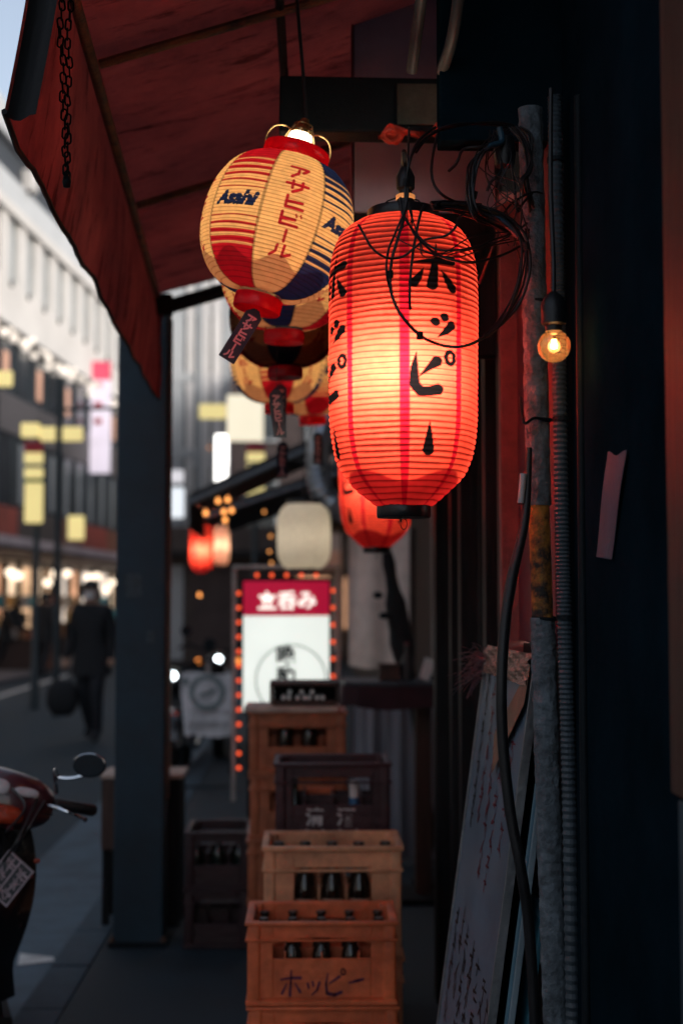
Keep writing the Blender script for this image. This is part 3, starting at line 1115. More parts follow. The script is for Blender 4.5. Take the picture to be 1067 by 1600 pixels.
MB().lathe([(0, .026), (.015, .027), (.0155, .036), (.022, .04), (.023, .075), (.016, .09), (.006, .098), (0, .1)], 22).build('socket', MT['rubber'], cb, smooth=True)
MB().tube(spline([(0, 0, .095), (.002, .01, .16), (.0, .02, .3), (.004, .03, .48)], 6), .0045, 8).build('cord', MT['rubber'], cb, smooth=True)
point(cb, (0, 0, .0), .16, (1, .6, .3), .012)

# ------------------------------------------------------------------ pipes, cables and things on the wall
def zx(x, y, d):
    return W(560 + x / 3.138, 180 + y / 3.138, d)


bun = thing('cable_tangle', 'tangle of black cables looped over the large red lantern and the pipe', 'cables', zx(700, 90, 1.9))


def cable(pts, r=.003, k=7, m='rubber'):
    P = spline([zx(p[0] + rng.uniform(-4, 4), p[1] + rng.uniform(-4, 4), p[2] + rng.uniform(-.006, .006)) - bun.location for p in pts], k)
    r *= rng.uniform(.85, 1.12)
    MB().tube(P, r * .78, 7).build('cable', MT[m], bun, smooth=True)


F0 = 1.82
cable([(380, 60, 1.92), (300, 120, 1.87), (255, 210, F0), (232, 330, F0), (226, 470, F0), (200, 590, F0), (165, 700, F0), (152, 800, F0), (166, 890, F0), (215, 990, F0), (300, 1080, F0), (400, 1128, F0), (500, 1132, F0), (600, 1100, 1.84), (700, 1030, 1.88), (780, 930, 1.9), (830, 800, 1.9), (836, 680, 1.9), (800, 570, 1.9), (700, 480, 1.9), (560, 440, 1.9), (430, 425, 1.88), (380, 440, 1.86)], .0042)
cable([(250, 60, 1.95), (245, 200, 1.84), (235, 420, F0), (190, 560, F0), (150, 660, F0), (134, 760, F0), (150, 850, F0), (200, 960, F0), (270, 1050, F0), (350, 1105, F0), (450, 1138, F0), (560, 1120, 1.83), (680, 1040, 1.88), (760, 900, 1.9), (800, 740, 1.9), (790, 600, 1.9), (720, 510, 1.9), (600, 455, 1.9), (470, 430, 1.9)], .003)
cable([(205, 400, 1.83), (215, 480, F0), (260, 560, F0), (320, 630, F0), (400, 690, F0), (500, 720, F0), (590, 722, 1.85), (700, 690, 1.9), (790, 640, 1.92)], .0034)
cable([(200, 430, 1.83), (225, 500, F0), (290, 590, F0), (380, 652, F0), (480, 666, F0), (580, 650, 1.85), (660, 615, 1.9), (760, 580, 1.92), (830, 530, 1.92)], .0026)
cable([(0, 535, 1.83), (30, 590, F0), (70, 650, F0), (135, 698, F0), (210, 692, F0), (270, 650, F0), (330, 610, F0), (420, 590, F0), (470, 550, F0), (495, 510, 1.84), (520, 480, 1.88)], .003)
cable([(320, 440, 1.84), (300, 500, F0), (270, 640, F0), (254, 780, F0), (252, 900, F0), (252, 955, F0)], .0028)
cable([(395, 60, 1.92), (365, 180, 1.9), (356, 280, 1.88), (375, 345, 1.87), (420, 402, 1.87), (500, 430, 1.9), (600, 440, 1.92)], .0036)
for k in range(5):
    j = rng.uniform
    cable([(715 + 6 * k, 70, 1.93), (660 - 10 * k, 130 + 8 * k, 1.9), (600 - 14 * k + j(-6, 6), 200 + 10 * k, 1.89), (575 - 10 * k, 300 + j(-10, 10), 1.88), (565 - 8 * k, 400, 1.88), (590 - 6 * k, 470 + 8 * k, 1.88), (660, 520 + 6 * k, 1.9), (740 + 6 * k, 560 + 8 * k, 1.92)], .0034)
cable([(735, 80, 1.92), (620, 150, 1.89), (520, 165, 1.88), (485, 215, 1.87), (470, 245, 1.87), (445, 272, 1.87)], .0034)
cable([(745, 100, 1.92), (752, 240, 1.9), (768, 360, 1.9), (776, 470, 1.9), (800, 440, 1.92), (850, 380, 1.93)], .003)
cable([(700, 230, 1.91), (690, 280, 1.9), (650, 330, 1.89), (630, 375, 1.89)], .003)
cable([(260, 200, 1.86), (330, 110, 1.88), (430, 62, 1.9), (560, 38, 1.93), (700, 40, 1.95), (800, 80, 1.96), (870, 200, 1.96)], .0036)
cable([(280, 180, 1.86), (360, 90, 1.88), (470, 50, 1.9), (600, 40, 1.93), (740, 60, 1.95), (830, 140, 1.96), (860, 260, 1.96)], .0032)
for k in range(6):
    j = rng.uniform
    cable([(360 + j(-10, 10), 430 + 6 * k, 1.87), (460, 428 + 9 * k, 1.88), (570, 440 + 12 * k + j(-5, 5), 1.89), (680, 480 + 10 * k, 1.9), (760, 545 + 6 * k, 1.91), (815 + j(-8, 8), 620 + 8 * k, 1.92), (835, 720 + 10 * k, 1.92)], .0036)
for k in range(4):
    j = rng.uniform
    cable([(820 + 5 * k, 560, 1.92), (836 - 12 * k, 700, 1.91), (822 - 16 * k, 830 + j(-8, 8), 1.9), (770 - 14 * k, 940, 1.9), (700 - 8 * k, 1020, 1.89), (640 - 10 * k, 1085, 1.87)], .0026)
for k in range(6):
    j = rng.uniform
    cable([(740 + 12 * k, 60, 1.95), (790 + 12 * k, 120 + j(-10, 10), 1.94), (830 + j(-10, 20), 220 + 12 * k, 1.93), (800 + j(-10, 40), 330, 1.92), (850 + j(-10, 10), 420 + 12 * k, 1.94)], .0034)
cable([(700, 490, 1.9), (760, 430, 1.91), (850, 380, 1.93), (900, 380, 1.95)], .003)
cable([(690, 560, 1.94), (640, 700, 1.97), (590, 830, 2.0)], .004)
for k in range(9):                       # thinner bell wires through the mess
    j = rng.uniform
    cable([(j(640, 760), j(60, 120), 1.93), (j(560, 800), j(180, 300), 1.9), (j(540, 830), j(330, 430), 1.89), (j(600, 830), j(440, 560), 1.9), (j(680, 850), j(560, 720), 1.92)], .0016)
for k in range(4):
    j = rng.uniform
    cable([(j(225, 260), 420, 1.85), (j(240, 300), j(480, 540), 1.83), (j(160, 330), j(560, 640), 1.82), (j(260, 420), j(640, 700), 1.82), (j(480, 600), j(560, 700), 1.84), (j(700, 800), j(520, 640), 1.9)], .0016)
for (x_, y_) in ((232, 330), (565, 390), (820, 640), (300, 1080), (155, 780)):
    q_ = zx(x_, y_, 1.82 if x_ < 400 else 1.89) - bun.location
    MB().lathe([(.0, -.008), (.0058, -.007), (.0062, 0), (.0058, .007), (0, .008)], 8).build('tape_wrap', MT['blackmatte'], bun, loc=q_, rot=(rng.uniform(-.4, .4), rng.uniform(-.4, .4), 0), smooth=True)
mb = MB()
mb.lathe([(0, -.03), (.018, -.028), (.022, 0), (.018, .028), (0, .03)], 12)
mb.build('junction_box', MT['rubber'], bun, loc=zx(715, 180, 1.92) - bun.location, smooth=True)
# the blue sheath among them
P = spline([zx(*p) - bun.location for p in ((690, 60, 1.9), (700, 130, 1.9), (640, 150, 1.89), (615, 165, 1.89))], 6)
MB().tube(P, .006, 8).build('blue_sheath', mat('blue_sheath', (.02, .07, .11), .5, var=.3, scale=40), bun, smooth=True)
P = spline([zx(*p) - bun.location for p in ((590, 500, 1.9), (650, 505, 1.9), (720, 530, 1.9), (780, 590, 1.91))], 6)
MB().tube(P, .007, 8).build('blue_sheath', bpy.data.materials['blue_sheath'], bun, smooth=True)

# rough lagged pipe
pipe_m = mat('pipe_lagging', (.15, .185, .215), .9, var=.55, scale=26, bump=1.0, bscale=70)
pr = thing('wall_pipe', 'thick pale rough-coated pipe running down the shopfront with a rusty middle', 'pipe', W(868, 1600, 1.97))
base = pr.location.copy()
a0, a1, a2, a3 = W(828, 170, 1.97), W(841, 790, 1.97), W(847, 965, 1.97), W(870, 1680, 1.97)


def rough_tube(p, q, r, amp, n, m, name, k=28, fr=40):
    p, q = Vector(p) - base, Vector(q) - base
    mb = MB()

    def fn(u, v):
        a = 2 * math.pi * u
        c = p.lerp(q, v)
        w_ = math.sin(a * 3 + v * fr) * math.sin(a * 5 - v * fr * 1.7) + .6 * math.sin(a * 7 + v * fr * 3.1) * math.sin(v * fr * 2.3)
        rr = r + amp * w_ + nrng.normal(0, amp * .35)
        return (c.x + rr * math.cos(a), c.y + rr * math.sin(a), c.z)
    mb.grid(fn, k, n, closed_u=True)
    return mb.build(name, m, pr, smooth='all')


rough_tube(a0, a1, .0235, .0011, 130, pipe_m, 'lagging')
rough_tube(a1, a2, .0205, .0003, 30, mat('flaking_yellow_paint', (.45, .19, .03), .7, var=.5, scale=16, col2=(.018, .014, .013), bump=.5, ramp=(.42, .58)), 'rusty_section')
rough_tube(a2, a3, .0235, .0013, 150, pipe_m, 'lagging')
for yy in (470, 655, 965):
    c = W(829 + (yy - 170) * .022 + 4, yy, 1.97) - base
    MB().lathe([(.0235, -.003), (.0258, -.002), (.0258, .002), (.0235, .003)], 24).build('clamp_wire', MT['black'], pr, loc=c, rot=(.1, .08, 0), smooth=True)
P = spline([W(*p) - base for p in ((813, 620, 1.95), (818, 660, 1.93), (835, 653, 1.94), (858, 658, 1.96))], 5)
MB().tube(P, .0028, 6).build('tie_wire', MT['black'], pr, smooth=True)

cd = thing('ribbed_conduit', 'grey ribbed plastic conduit running down behind the clear bulb', 'conduit', W(889, 1250, 1.93))
base = cd.location.copy()
P = spline([W(*p) - base for p in ((866, 150, 1.93), (870, 400, 1.93), (873, 560, 1.93), (877, 800, 1.93), (882, 1000, 1.93), (889, 1260, 1.94), (895, 1660, 1.95))], 60)
MB().tube(P, [.0148 if (i // 1) % 2 else .0122 for i in range(len(P))], 14).build('ribbed_tube', mat('conduit_grey', (.06, .082, .10), .5, var=.3, scale=9, bump=.1), cd)
for yy in (250, 655, 965):
    MB().lathe([(.0135, -.005), (.0175, -.004), (.0175, .004), (.0135, .005)], 20).build('cable_clip', MT['black'], cd, loc=W(866 + (yy - 150) * .021, yy, 1.93) - base)

for (x0, x1, d, r, m, lab) in ((903, 916, 1.86, .0085, MT['black'], 'thin dark pipe right of the ribbed conduit on the navy wall'),
                               (889, 893, 1.99, .0045, MT['redboard'], 'very thin reddish pipe between the conduit and the dark pipe')):
    a, b = W(x0, 150, d), W(x1, 1640, d)
    o = MB().tube([Vector((0, 0, 0)), a - b], r, 10).build('thin_pipe', m, None, b, smooth=True)
    tag(o, lab, 'pipe')

# torn paper strip on the wall
p4 = [Vector(v) for v in (W(955, 709, 1.69), W(985, 707, 1.59), W(960, 874, 1.68), W(935, 870, 1.77))]
ctr = sum(p4, Vector()) / 4
mb = MB()


def strip(u, v):
    p = p4[0].lerp(p4[1], u).lerp(p4[3].lerp(p4[2], u), v)
    z = p.z + (.004 * math.sin(7 * u + 1) if v < .05 else 0)
    return (.4995 - ctr.x - .002 * math.sin(math.pi * u) - .0015 * math.sin(5 * v), p.y - ctr.y, z - ctr.z)


mb.grid(strip, 8, 20)
o = thing('paper_strip', 'torn pale paper strip stuck slanting on the dark navy wall', 'paper', ctr)
mb.build('strip', mat('grey_paper', (.075, .11, .15), .8, var=.2, scale=18, bump=.2), o, smooth='all')
mb = MB()
mb.add([(.4985 - ctr.x, ctr.y * 0 + y, z) for y, z in ((-.012, .055), (.012, .06), (.014, .048), (-.004, .044), (-.006, .036), (-.014, .036))], [tuple(range(6))])
mb.build('torn_patch', MT['navywall'], o, fix=False)

# thick black hose
P = spline([W(*p) for p in ((826, 700, 1.93), (820, 810, 1.92), (800, 900, 1.9), (788, 980, 1.89), (783, 1080, 1.88), (786, 1170, 1.88), (797, 1270, 1.88), (812, 1350, 1.88), (824, 1430, 1.89), (831, 1520, 1.9), (838, 1660, 1.91))], 10)
hz = P[-1].copy()
o = thing('black_hose', 'thick black hose hanging in front of the leaning menu board', 'hose', hz)
MB().tube([p - hz for p in P], [.006 + .0042 * min(1, i / 20) for i in range(len(P))], 12).build('hose', MT['rubber'], o, smooth=True)
a, b = W(817, 740, 1.92) - hz, W(813, 786, 1.92) - hz
MB().tube([a, b], .0065, 10).build('plug', mat('pale_grey_plastic', (.42, .42, .43), .5, var=.15, scale=20), o, smooth=True)

# ------------------------------------------------------------------ leaning menu board
tl, tr_, bl, br_ = W(763, 1012, 2.53), W(828, 1018, 2.07), W(684, 1610, 2.53), W(757, 1610, 2.07)
up = (tl - bl)
k = bl.z / (bl.z - tl.z) * -1
bl0 = bl - up * (bl.z / up.z)
up2 = (tr_ - br_)
br0 = br_ - up2 * (br_.z / up2.z)
ex = (br0 - bl0)
ex.z = 0
wB = ex.length
ex.normalize()
ey = (tl - bl0)
hB = ey.length
ey.normalize()
ez = ex.cross(ey).normalized()
ey = ez.cross(ex).normalized()
Mb = Matrix((ex, ey, ez)).transposed()
men = thing('menu_board', 'white menu board in clear plastic leaning on the shopfront, handwritten lines on it', 'menu board', bl0, rot=Mb.to_euler())
WB = mat('board_white', (.19, .26, .34), .45, var=.25, scale=4, bump=.1, bscale=12)
MB().bx(0, wB, 0, hB, -.012, -.0).build('panel', WB, men, bevel=.002)
mb = MB()
mb.grid(lambda u, v: (wB * u, hB * (.99 * v + .012), .003 + .0022 * math.sin(9 * v + 3 * u) * math.sin(14 * u + 2 * v) + (.004 * math.sin(40 * u + 9 * v) if v > .9 else 0)), 20, 70)
CL = bpy.data.materials.new('clear_sheet')
CL.use_nodes = True
t = CL.node_tree
for n in list(t.nodes):
    if n.type != 'OUTPUT_MATERIAL':
        t.nodes.remove(n)
_a, _b, _c = t.nodes.new('ShaderNodeBsdfTransparent'), t.nodes.new('ShaderNodeBsdfGlossy'), t.nodes.new('ShaderNodeMixShader')
_a.inputs[0].default_value = (.86, .88, .9, 1)
_b.inputs['Roughness'].default_value = .22
_c.inputs[0].default_value = .07
t.links.new(_a.outputs[0], _c.inputs[1])
t.links.new(_b.outputs[0], _c.inputs[2])
t.links.new(_c.outputs[0], t.nodes['Material Output'].inputs['Surface'])
mb.build('plastic_sheet', CL, men, smooth='all')
for x in (-.004, wB + .004):
    MB().bx(x - .004, x + .004, 0, hB, -.014, .005).build('edge_strip', MT['steel'], men, bevel=.001)


def scribble(parent, x0, y0, dx, dy, n, ch, m, name='handwriting'):
    """a column of handwritten characters"""
    mb = MB()
    for i in range(n):
        cx, cy = x0 + dx * i, y0 + dy * i
        for s in range(rng.randint(3, 5)):
            a = rng.choice((0.05, 0.1, 1.5, 1.35, -.7, .8))
            l = ch * rng.uniform(.3, .55)
            x, y = cx + rng.uniform(-.3, .3) * ch, cy + rng.uniform(-.3, .3) * ch
            c, s_ = math.cos(a) * l, math.sin(a) * l
            w_ = ch * .075
            nx, ny = -math.sin(a) * w_, math.cos(a) * w_
            mb.add([(x - c + nx, y - s_ + ny, .001), (x - c - nx, y - s_ - ny, .001), (x + c - nx * .6, y + s_ - ny * .6, .001), (x + c + nx * .6, y + s_ + ny * .6, .001)], [(0, 1, 2, 3)])
    return mb.build(name, m, parent, fix=False)


INK = mat('black_marker', (.01, .01, .012), .6, var=.2, scale=40, bump=0)
RINK = mat('red_marker', (.22, .015, .035), .6, var=.2, scale=40, bump=0)
for i, (fx, y0, n, c, m) in enumerate(((.30, .93, 7, .045, RINK), (.46, .90, 9, .042, RINK), (.62, .86, 8, .042, RINK), (.80, .92, 8, .04, RINK), (.14, .95, 9, .04, INK))):
    scribble(men, fx * wB, y0 * hB, 0, -c * 1.05, n, c, m)
for i, (fx, y0, n, c) in enumerate(((.12, .52, 5, .05), (.26, .53, 4, .05), (.40, .515, 5, .05), (.55, .51, 6, .05), (.70, .50, 6, .05), (.84, .49, 6, .05), (.94, .47, 5, .045), (.2, .3, 5, .05), (.38, .29, 5, .05), (.56, .27, 5, .05))):
    scribble(men, fx * wB, y0 * hB, 0, -c * 1.02, n, c, INK)
# folded brown paper at the top corner, red-tinted foil and frayed strings
mb = MB()
mb.add([(wB * .45, hB * .86, .006), (wB * .98, hB * .99, .007), (wB * 1.0, hB * .93, .012), (wB * .55, hB * .80, .010)], [(0, 1, 2, 3)])
mb.build('brown_paper_fold', mat('brown_paper', (.26, .15, .10), .7, var=.3, scale=14, bump=.3), men, fix=False)
mb = MB()
mb.grid(lambda u, v: (wB * (.0 + .98 * u), hB * (.955 + .05 * v), .008 + .006 * math.sin(23 * u + 5 * v) * math.sin(15 * v + 9 * u)), 40, 12)
mb.build('crumpled_tape', mat('clear_tape', (.32, .2, .16), .15, var=.4, scale=30, bump=.8, spec=.8), men, smooth=False)
mb = MB()
for i in range(110):
    a = Vector((rng.uniform(-.02, .06), hB * .965 + rng.uniform(-.03, .03), .012))
    d = Vector((rng.uniform(-.95, -.2), rng.uniform(-.75, .35), rng.uniform(.1, .7))).normalized()
    l = rng.uniform(.03, .085)
    q = [a, a + d * l * .5 + Vector((rng.uniform(-.008, .008), rng.uniform(-.008, .012), rng.uniform(-.006, .006))), a + d * l + Vector((rng.uniform(-.008, .008), -.012, 0))]
    mb.tube(spline(q, 3), .0006, 3, caps=False)
o = mb.build('frayed_plastic_string', mat('frayed_string', (.20, .065, .055), .35, var=.6, scale=60, col2=(.06, .05, .08), bump=0), men)
mb = MB()
mb.add([(0, hB * .22, .007), (wB * .33, hB * .33, .009), (wB * .36, hB * .27, .02), (wB * .26, hB * .1, .012), (0, hB * .0 + .05, .007)], [(0, 1, 2, 3, 4)])
mb.build('peeling_flap', bpy.data.materials['brown_paper'], men, fix=False)

bd2 = thing('blue_board', 'narrow blue-grey framed board leaning behind the white menu board', 'board', bl0 + Vector((.028, -.05, 0)), rot=Mb.to_euler())
BL = mat('blue_grey_frame', (.09, .20, .27), .5, var=.25, scale=8, bump=.1)
MB().bx(wB - .012, wB + .004, 0, hB * .84, -.014, .004).build('edge_strip', BL, bd2, bevel=.002)
MB().bx(wB + .0045, wB + .014, 0, hB * .84, -.012, .0).build('edge_strip', mat('pale_blue_edge', (.20, .27, .31), .5, var=.2, scale=8), bd2, bevel=.002)
MB().bx(0.08, wB - .0125, 0, hB * .80, -.012, -.006).build('panel', MT['navywall'], bd2)
bd3 = thing('teal_board', 'thin teal board edge leaning against the wall beside the rough pipe foot', 'board', bl0 + Vector((.064, -.065, 0)), rot=Mb.to_euler())
MB().bx(wB * .4, wB, 0, hB * .62, -.010, .0).build('panel', mat('teal_board', (.03, .14, .19), .5, var=.3, scale=8), bd3, bevel=.002)
MB().bx(wB * .4, wB, hB * .6205, hB * .64, -.011, .001).build('top_rail', BL, bd3, bevel=.002)

# ------------------------------------------------------------------ crates and bottles
def plast(name, c, v=.5):
    return mat(name, c, .5, var=v, scale=9, bump=.3, bscale=38, detail=12, ramp=(.3, .75))


ORANGE = plast('orange_crate_plastic', (.80, .165, .055))
ORANGE2 = plast('light_orange_crate_plastic', (.88, .37, .19))
MAROON = plast('maroon_crate_plastic', (.06, .014, .02))
MAROON2 = plast('black_maroon_crate_plastic', (.034, .009, .013))
OXIDE = plast('brown_orange_crate_plastic', (.52, .14, .055))


def crate(loc, w_, d_, h_, m, lab, grp, win=(.14, .86, .48, .80), arch=.0, rz=0.0, cols=4, back=True):
    r = thing('bottle_crate', lab, 'crate', loc, rz, grp)
    t_ = .011
    hw = w_ / 2
    x0, x1, z0, z1 = -hw + w_ * win[0], -hw + w_ * win[1], h_ * win[2], h_ * win[3]
    zt = h_ * .985
    for y, fr in ((0.006, 1), (d_ - .006 - t_, 0)):
        b = MB()
        if not fr and not back:
            b.bx(-hw + .028, hw - .028, y, y + t_, .02, zt)
            b.build('back_wall', m, r, bevel=.0015, seg=1)
            continue
        b.bx(-hw + .028, x0, y, y + t_, .02, zt)
        b.bx(x1, hw - .028, y, y + t_, .02, zt)
        b.bx(x0 + 1e-4, x1 - 1e-4, y + .0005, y + t_ - .0005, .02, z0)
        if arch:
            n = 10
            top = [(x0 + (x1 - x0) * k / n, z1 - arch * (abs(2 * k / n - 1) ** 3)) for k in range(n + 1)]
            b.prism([(x0, zt)] + top + [(x1, zt)], 'y', y + .0005, y + t_ - .0005)
        else:
            b.bx(x0 + 1e-4, x1 - 1e-4, y + .0005, y + t_ - .0005, z1, zt)
        b.build('front_wall' if fr else 'back_wall', m, r, bevel=.0015, seg=1)
    for s in (-1, 1):
        b = MB()
        x = s * (hw - .006 - t_ / 2)
        b.bx(x - t_ / 2, x + t_ / 2, .028, d_ - .028, .02, h_ * .62)
        b.bx(x - t_ / 2, x + t_ / 2, .028, d_ * .3, h_ * .62, zt)
        b.bx(x - t_ / 2, x + t_ / 2, d_ * .7, d_ - .028, h_ * .62, zt)
        b.bx(x - t_ / 2, x + t_ / 2, d_ * .3, d_ * .7, h_ * .82, zt)
        b.build('side_wall', m, r, bevel=.0015, seg=1)
        for yy in (0, 1):
            p = MB()
            yc = .018 if yy == 0 else d_ - .018
            p.box((s * (hw - .018), yc, h_ * .5), (.036, .036, h_ * .98))
            p.build('corner_post', m, r, bevel=.009, seg=3, smooth=True)
    b = MB()
    rim = .007

    def frame(za, zb, o, th):
        b.bx(-hw - o, hw + o, -o, th, za, zb)
        b.bx(-hw - o, hw + o, d_ - th, d_ + o, za, zb)
        b.bx(-hw - o, -hw + th, th + 1e-4, d_ - th - 1e-4, za, zb)
        b.bx(hw - th, hw + o, th + 1e-4, d_ - th - 1e-4, za, zb)
    frame(h_ * .955, h_, rim, .015)
    b.build('rim', m, r, bevel=.004, seg=2, smooth=True)
    b = MB()
    frame(h_ * .765, h_ * .79, .0055, .004)
    b.build('band', m, r, bevel=.002, seg=1)
    b = MB()
    frame(.0, h_ * .065, .004, .012)
    b.build('foot_rim', m, r, bevel=.003, seg=1)
    b = MB()
    b.bx(-hw + .012, hw - .012, .012, d_ - .012, .012, .022)
    for k_ in range(1, cols):
        x = -hw + w_ * k_ / cols
        b.bx(x - .0025, x + .0025, .018, d_ - .018, .0225, h_ * .62)
    for k_ in range(1, 3):
        y = d_ * k_ / 3
        b.bx(-hw + .018, hw - .018, y - .0025, y + .0025, .0225, h_ * .60)
    b.build('divider', m, r)
    return r


GA, GB, GD, GE = 'orange crates of the front stack', 'light orange crates of the second stack', 'brown-orange crates of the tall rear stack', 'maroon crates stacked by the pillar'
YA = K * 2.87
AX = W(503, 1440, 2.87).x
za = W(503, 1440, 2.87).z
HA = .228
cA = crate((AX, YA, za - HA), .41, .275, HA, ORANGE, 'bright orange bottle crate on top of the front stack, purple characters on it', GA, win=(.17, .83, .55, .80), arch=.018)
crate((AX + .004, YA + .004, za - 2 * HA - .002), .41, .275, HA, ORANGE, 'orange crate directly under the one with the purple characters', GA, win=(.17, .83, .55, .80), arch=.018)
# ホッピー on its front
hop = MAT_P = mat('purple_print', (.10, .012, .05), .6, var=.3, scale=40, bump=0)
hop_ch = [[(.02, .36, .035), (.5, .30, .05), (.98, .30, .06)], [(.52, .02, .03), (.5, .5, .05), (.46, .95, .07)], [(.30, .52, .03), (.08, .88, .06)], [(.70, .50, .03), (.95, .82, .06)],
          [(1.32, .52, .05), (1.36, .66, .05)], [(1.55, .46, .05), (1.59, .6, .05)], [(1.88, .48, .06), (1.78, .75, .05), (1.5, .95, .02)],
          [(2.28, .15, .03), (2.2, .55, .05), (2.24, .88, .07), (2.6, .95, .07), (2.95, .84, .06)], [(2.35, .52, .03), (2.85, .26, .06)],
          [(3.02 + .1 * math.cos(a), .08 + .11 * math.sin(a), .03) for a in np.linspace(0, 6.283, 12)], [(3.3, .5, .03), (3.7, .42, .06), (4.0, .36, .05)]]
U_ = .0600
mb = chain_mesh(hop_ch, lambda x, y: ((x - 2.0) * U_ * .95, 0, -(y - .5) * U_ * 1.2), 6)
for f_ in range(0):
    pass
mb.build('lettering', hop, cA, (0, .0045, HA * .265), fix=False)

YB = K * 3.2
bx_ = W(520, 1322, 3.2)
HB = .335
cB = crate((bx_.x, YB, bx_.z - HB), .425, .30, HB, ORANGE2, 'pale orange crate with a wide opening showing dark bottles', GB, win=(.22, .78, .30, .80), cols=5)
crate((bx_.x + .003, YB + .003, bx_.z - 2 * HB - .002), .425, .30, HB, ORANGE2, 'pale orange crate at the foot of the second stack', GB, win=(.22, .78, .30, .80), cols=5)

YC = K * 3.56
cx_ = W(520, 1192, 3.56)
HC = .30
crC = None
for k_ in range(3):
    c = crate((cx_.x + (.003 if k_ == 1 else 0), YC, cx_.z - HC * (k_ + 1) - .002 * k_), .395, .30, HC, MAROON,
              ('dark maroon crate with white characters and odd things inside, third in the row', 'maroon crate under the one with white characters', 'lowest maroon crate behind the pale orange stack')[k_], 'maroon crates of the third stack', win=(.15, .85, .52, .83), cols=4)
    if k_ == 0:
        crC = c
PRW = mat('white_print', (.62, .54, .53), .6, var=.35, scale=60, bump=0)
lettering('清', .064, PRW, crC, (-.062, .0045, HC * .385), font_off=.002)
lettering('酒', .064, PRW, crC, (.045, .0045, HC * .385), font_off=.002)
lettering('東 京 本 店', .045, PRW, crC, (-.005, .0045, HC * .175), font_off=.0015)

YD = K * 4.12
dx_ = W(465, 1113, 4.12)
HD = (dx_.z - .002) / 4 - .002
for k_ in range(4):
    crate((dx_.x + (0, .004, -.003, .002)[k_], YD + (0, .003, 0, -.003)[k_], dx_.z - HD * (k_ + 1) - .002 * k_), .385, .30, HD, OXIDE,
          ('topmost brown-orange crate of the tall rear stack, dark bottles in its slot', 'second brown-orange crate down the tall rear stack', 'third brown-orange crate down the tall rear stack', 'bottom brown-orange crate of the tall rear stack')[k_], GD, win=(.20, .80, .45, .74), cols=4, back=False)

YE = K * 4.36
ex_ = W(340, 1300, 4.36)
HE = ex_.z / 2 - .003
cE = crate((ex_.x, YE, ex_.z - HE), .27, .36, HE, MAROON2, 'dark maroon crate on top of its pair beside the pillar', GE, win=(.15, .85, .42, .82), cols=3)
crate((ex_.x - .003, YE + .004, .002), .27, .36, HE, MAROON2, 'dark maroon crate on the pavement under another beside the pillar', GE, win=(.15, .85, .42, .82), cols=3)
# plank base under the front stack
zb = za - 2 * HA - .002
pal = thing('pallet', 'low wooden pallet under the front orange crates', 'pallet', (AX, YA, 0))
for k_ in range(5):
    MB().bx(-.23, .23, .0 + k_ * .06, .045 + k_ * .06, zb - .022, zb - .001).build('plank', MT['darkwood'], pal, bevel=.002)
for x in (-.2, 0, .2):
    MB().bx(x - .03, x + .03, .0, .285, .0, zb - .0225).build('runner', MT['darkwood'], pal, bevel=.003)
zb2 = bx_.z - 2 * HB - .002
if zb2 > .01:
    pal2 = thing('wood_block', 'wooden block under the pale orange crates', 'block', (bx_.x, YB, 0))
    MB().bx(-.2, .2, .01, .29, 0, zb2 - .001).build('block', MT['darkwood'], pal2, bevel=.003)

ORD = ('leftmost', 'second from the left', 'third from the left', 'fourth from the left', 'fifth from the left', 'sixth from the left', 'rightmost')
BG = mat('dark_bottle_glass', (.022, .012, .008), .12, var=.3, scale=10, bump=0, spec=.7)
BG2 = mat('green_black_bottle_glass', (.01, .018, .014), .12, var=.3, scale=10, bump=0, spec=.7)
CAPM = mat('bottle_cap_metal', (.14, .13, .12), .4, metal=1, var=.2, scale=60)
LABM = mat('bottle_label_paper', (.5, .3, .2), .7, var=.3, scale=30)


def bottle_meshes(h, r, g, lab=True):
    p = [(0, 0), (r * .9, .001), (r, .006), (r, h * .55), (r * .93, h * .62), (r * .55, h * .74), (r * .42, h * .82), (r * .40, h * .95), (r * .46, h * .955), (r * .46, h * .985), (0, h * .985)]
    a = MB().lathe(p, 16).mesh('glass', g, smooth=True)
    b = MB().lathe([(r * .50, h * .955), (r * .52, h * .96), (r * .48, h), (0, h)], 14).mesh('cap', CAPM, smooth=True)
    c = MB().lathe([(r + .0006, h * .2), (r + .0008, h * .21), (r + .0008, h * .48), (r + .0006, h * .49)], 16).mesh('label', LABM, smooth=True)
    return a, b, c


def put_bottle(ms, loc, lab, grp, lb=True):
    r = thing('bottle', lab, 'bottle', loc, rng.uniform(0, 6), grp)
    link('glass', ms[0], r)
    link('cap', ms[1], r)
    if lb:
        link('paper_label', ms[2], r)


SB = bottle_meshes(.186, .027, BG)
for row in range(3):
    for k_ in range(5):
        put_bottle(SB, (AX - .164 + .082 * k_, YA + .05 + .088 * row, za - HA + .0235), 'dark brown bottle, %s, %s row of the bright orange crate' % (ORD[k_], ('front', 'middle', 'back')[row]), 'bottles in the front orange crate', False)
TB = bottle_meshes(.30, .034, BG)
for row in range(2):
    for k_ in range(5):
        put_bottle(TB, (bx_.x - .17 + .085 * k_, YB + .052 + .1 * row, bx_.z - HB + .0235), 'tall brown labelled bottle, %s, %s row of the pale orange crate' % (ORD[k_], ('front', 'back')[row]), 'bottles in the pale orange crate')
DBm = bottle_meshes(.235, .031, BG)
for row in range(2):
    for k_ in range(4):
        put_bottle(DBm, (dx_.x - .144 + .096 * k_, YD + .052 + .1 * row, dx_.z - HD + .0235), 'dark bottle, %s, %s row of the topmost brown-orange crate' % (ORD[k_], ('front', 'back')[row]), 'bottles in the rear stack', False)
EB = bottle_meshes(.20, .03, BG2)
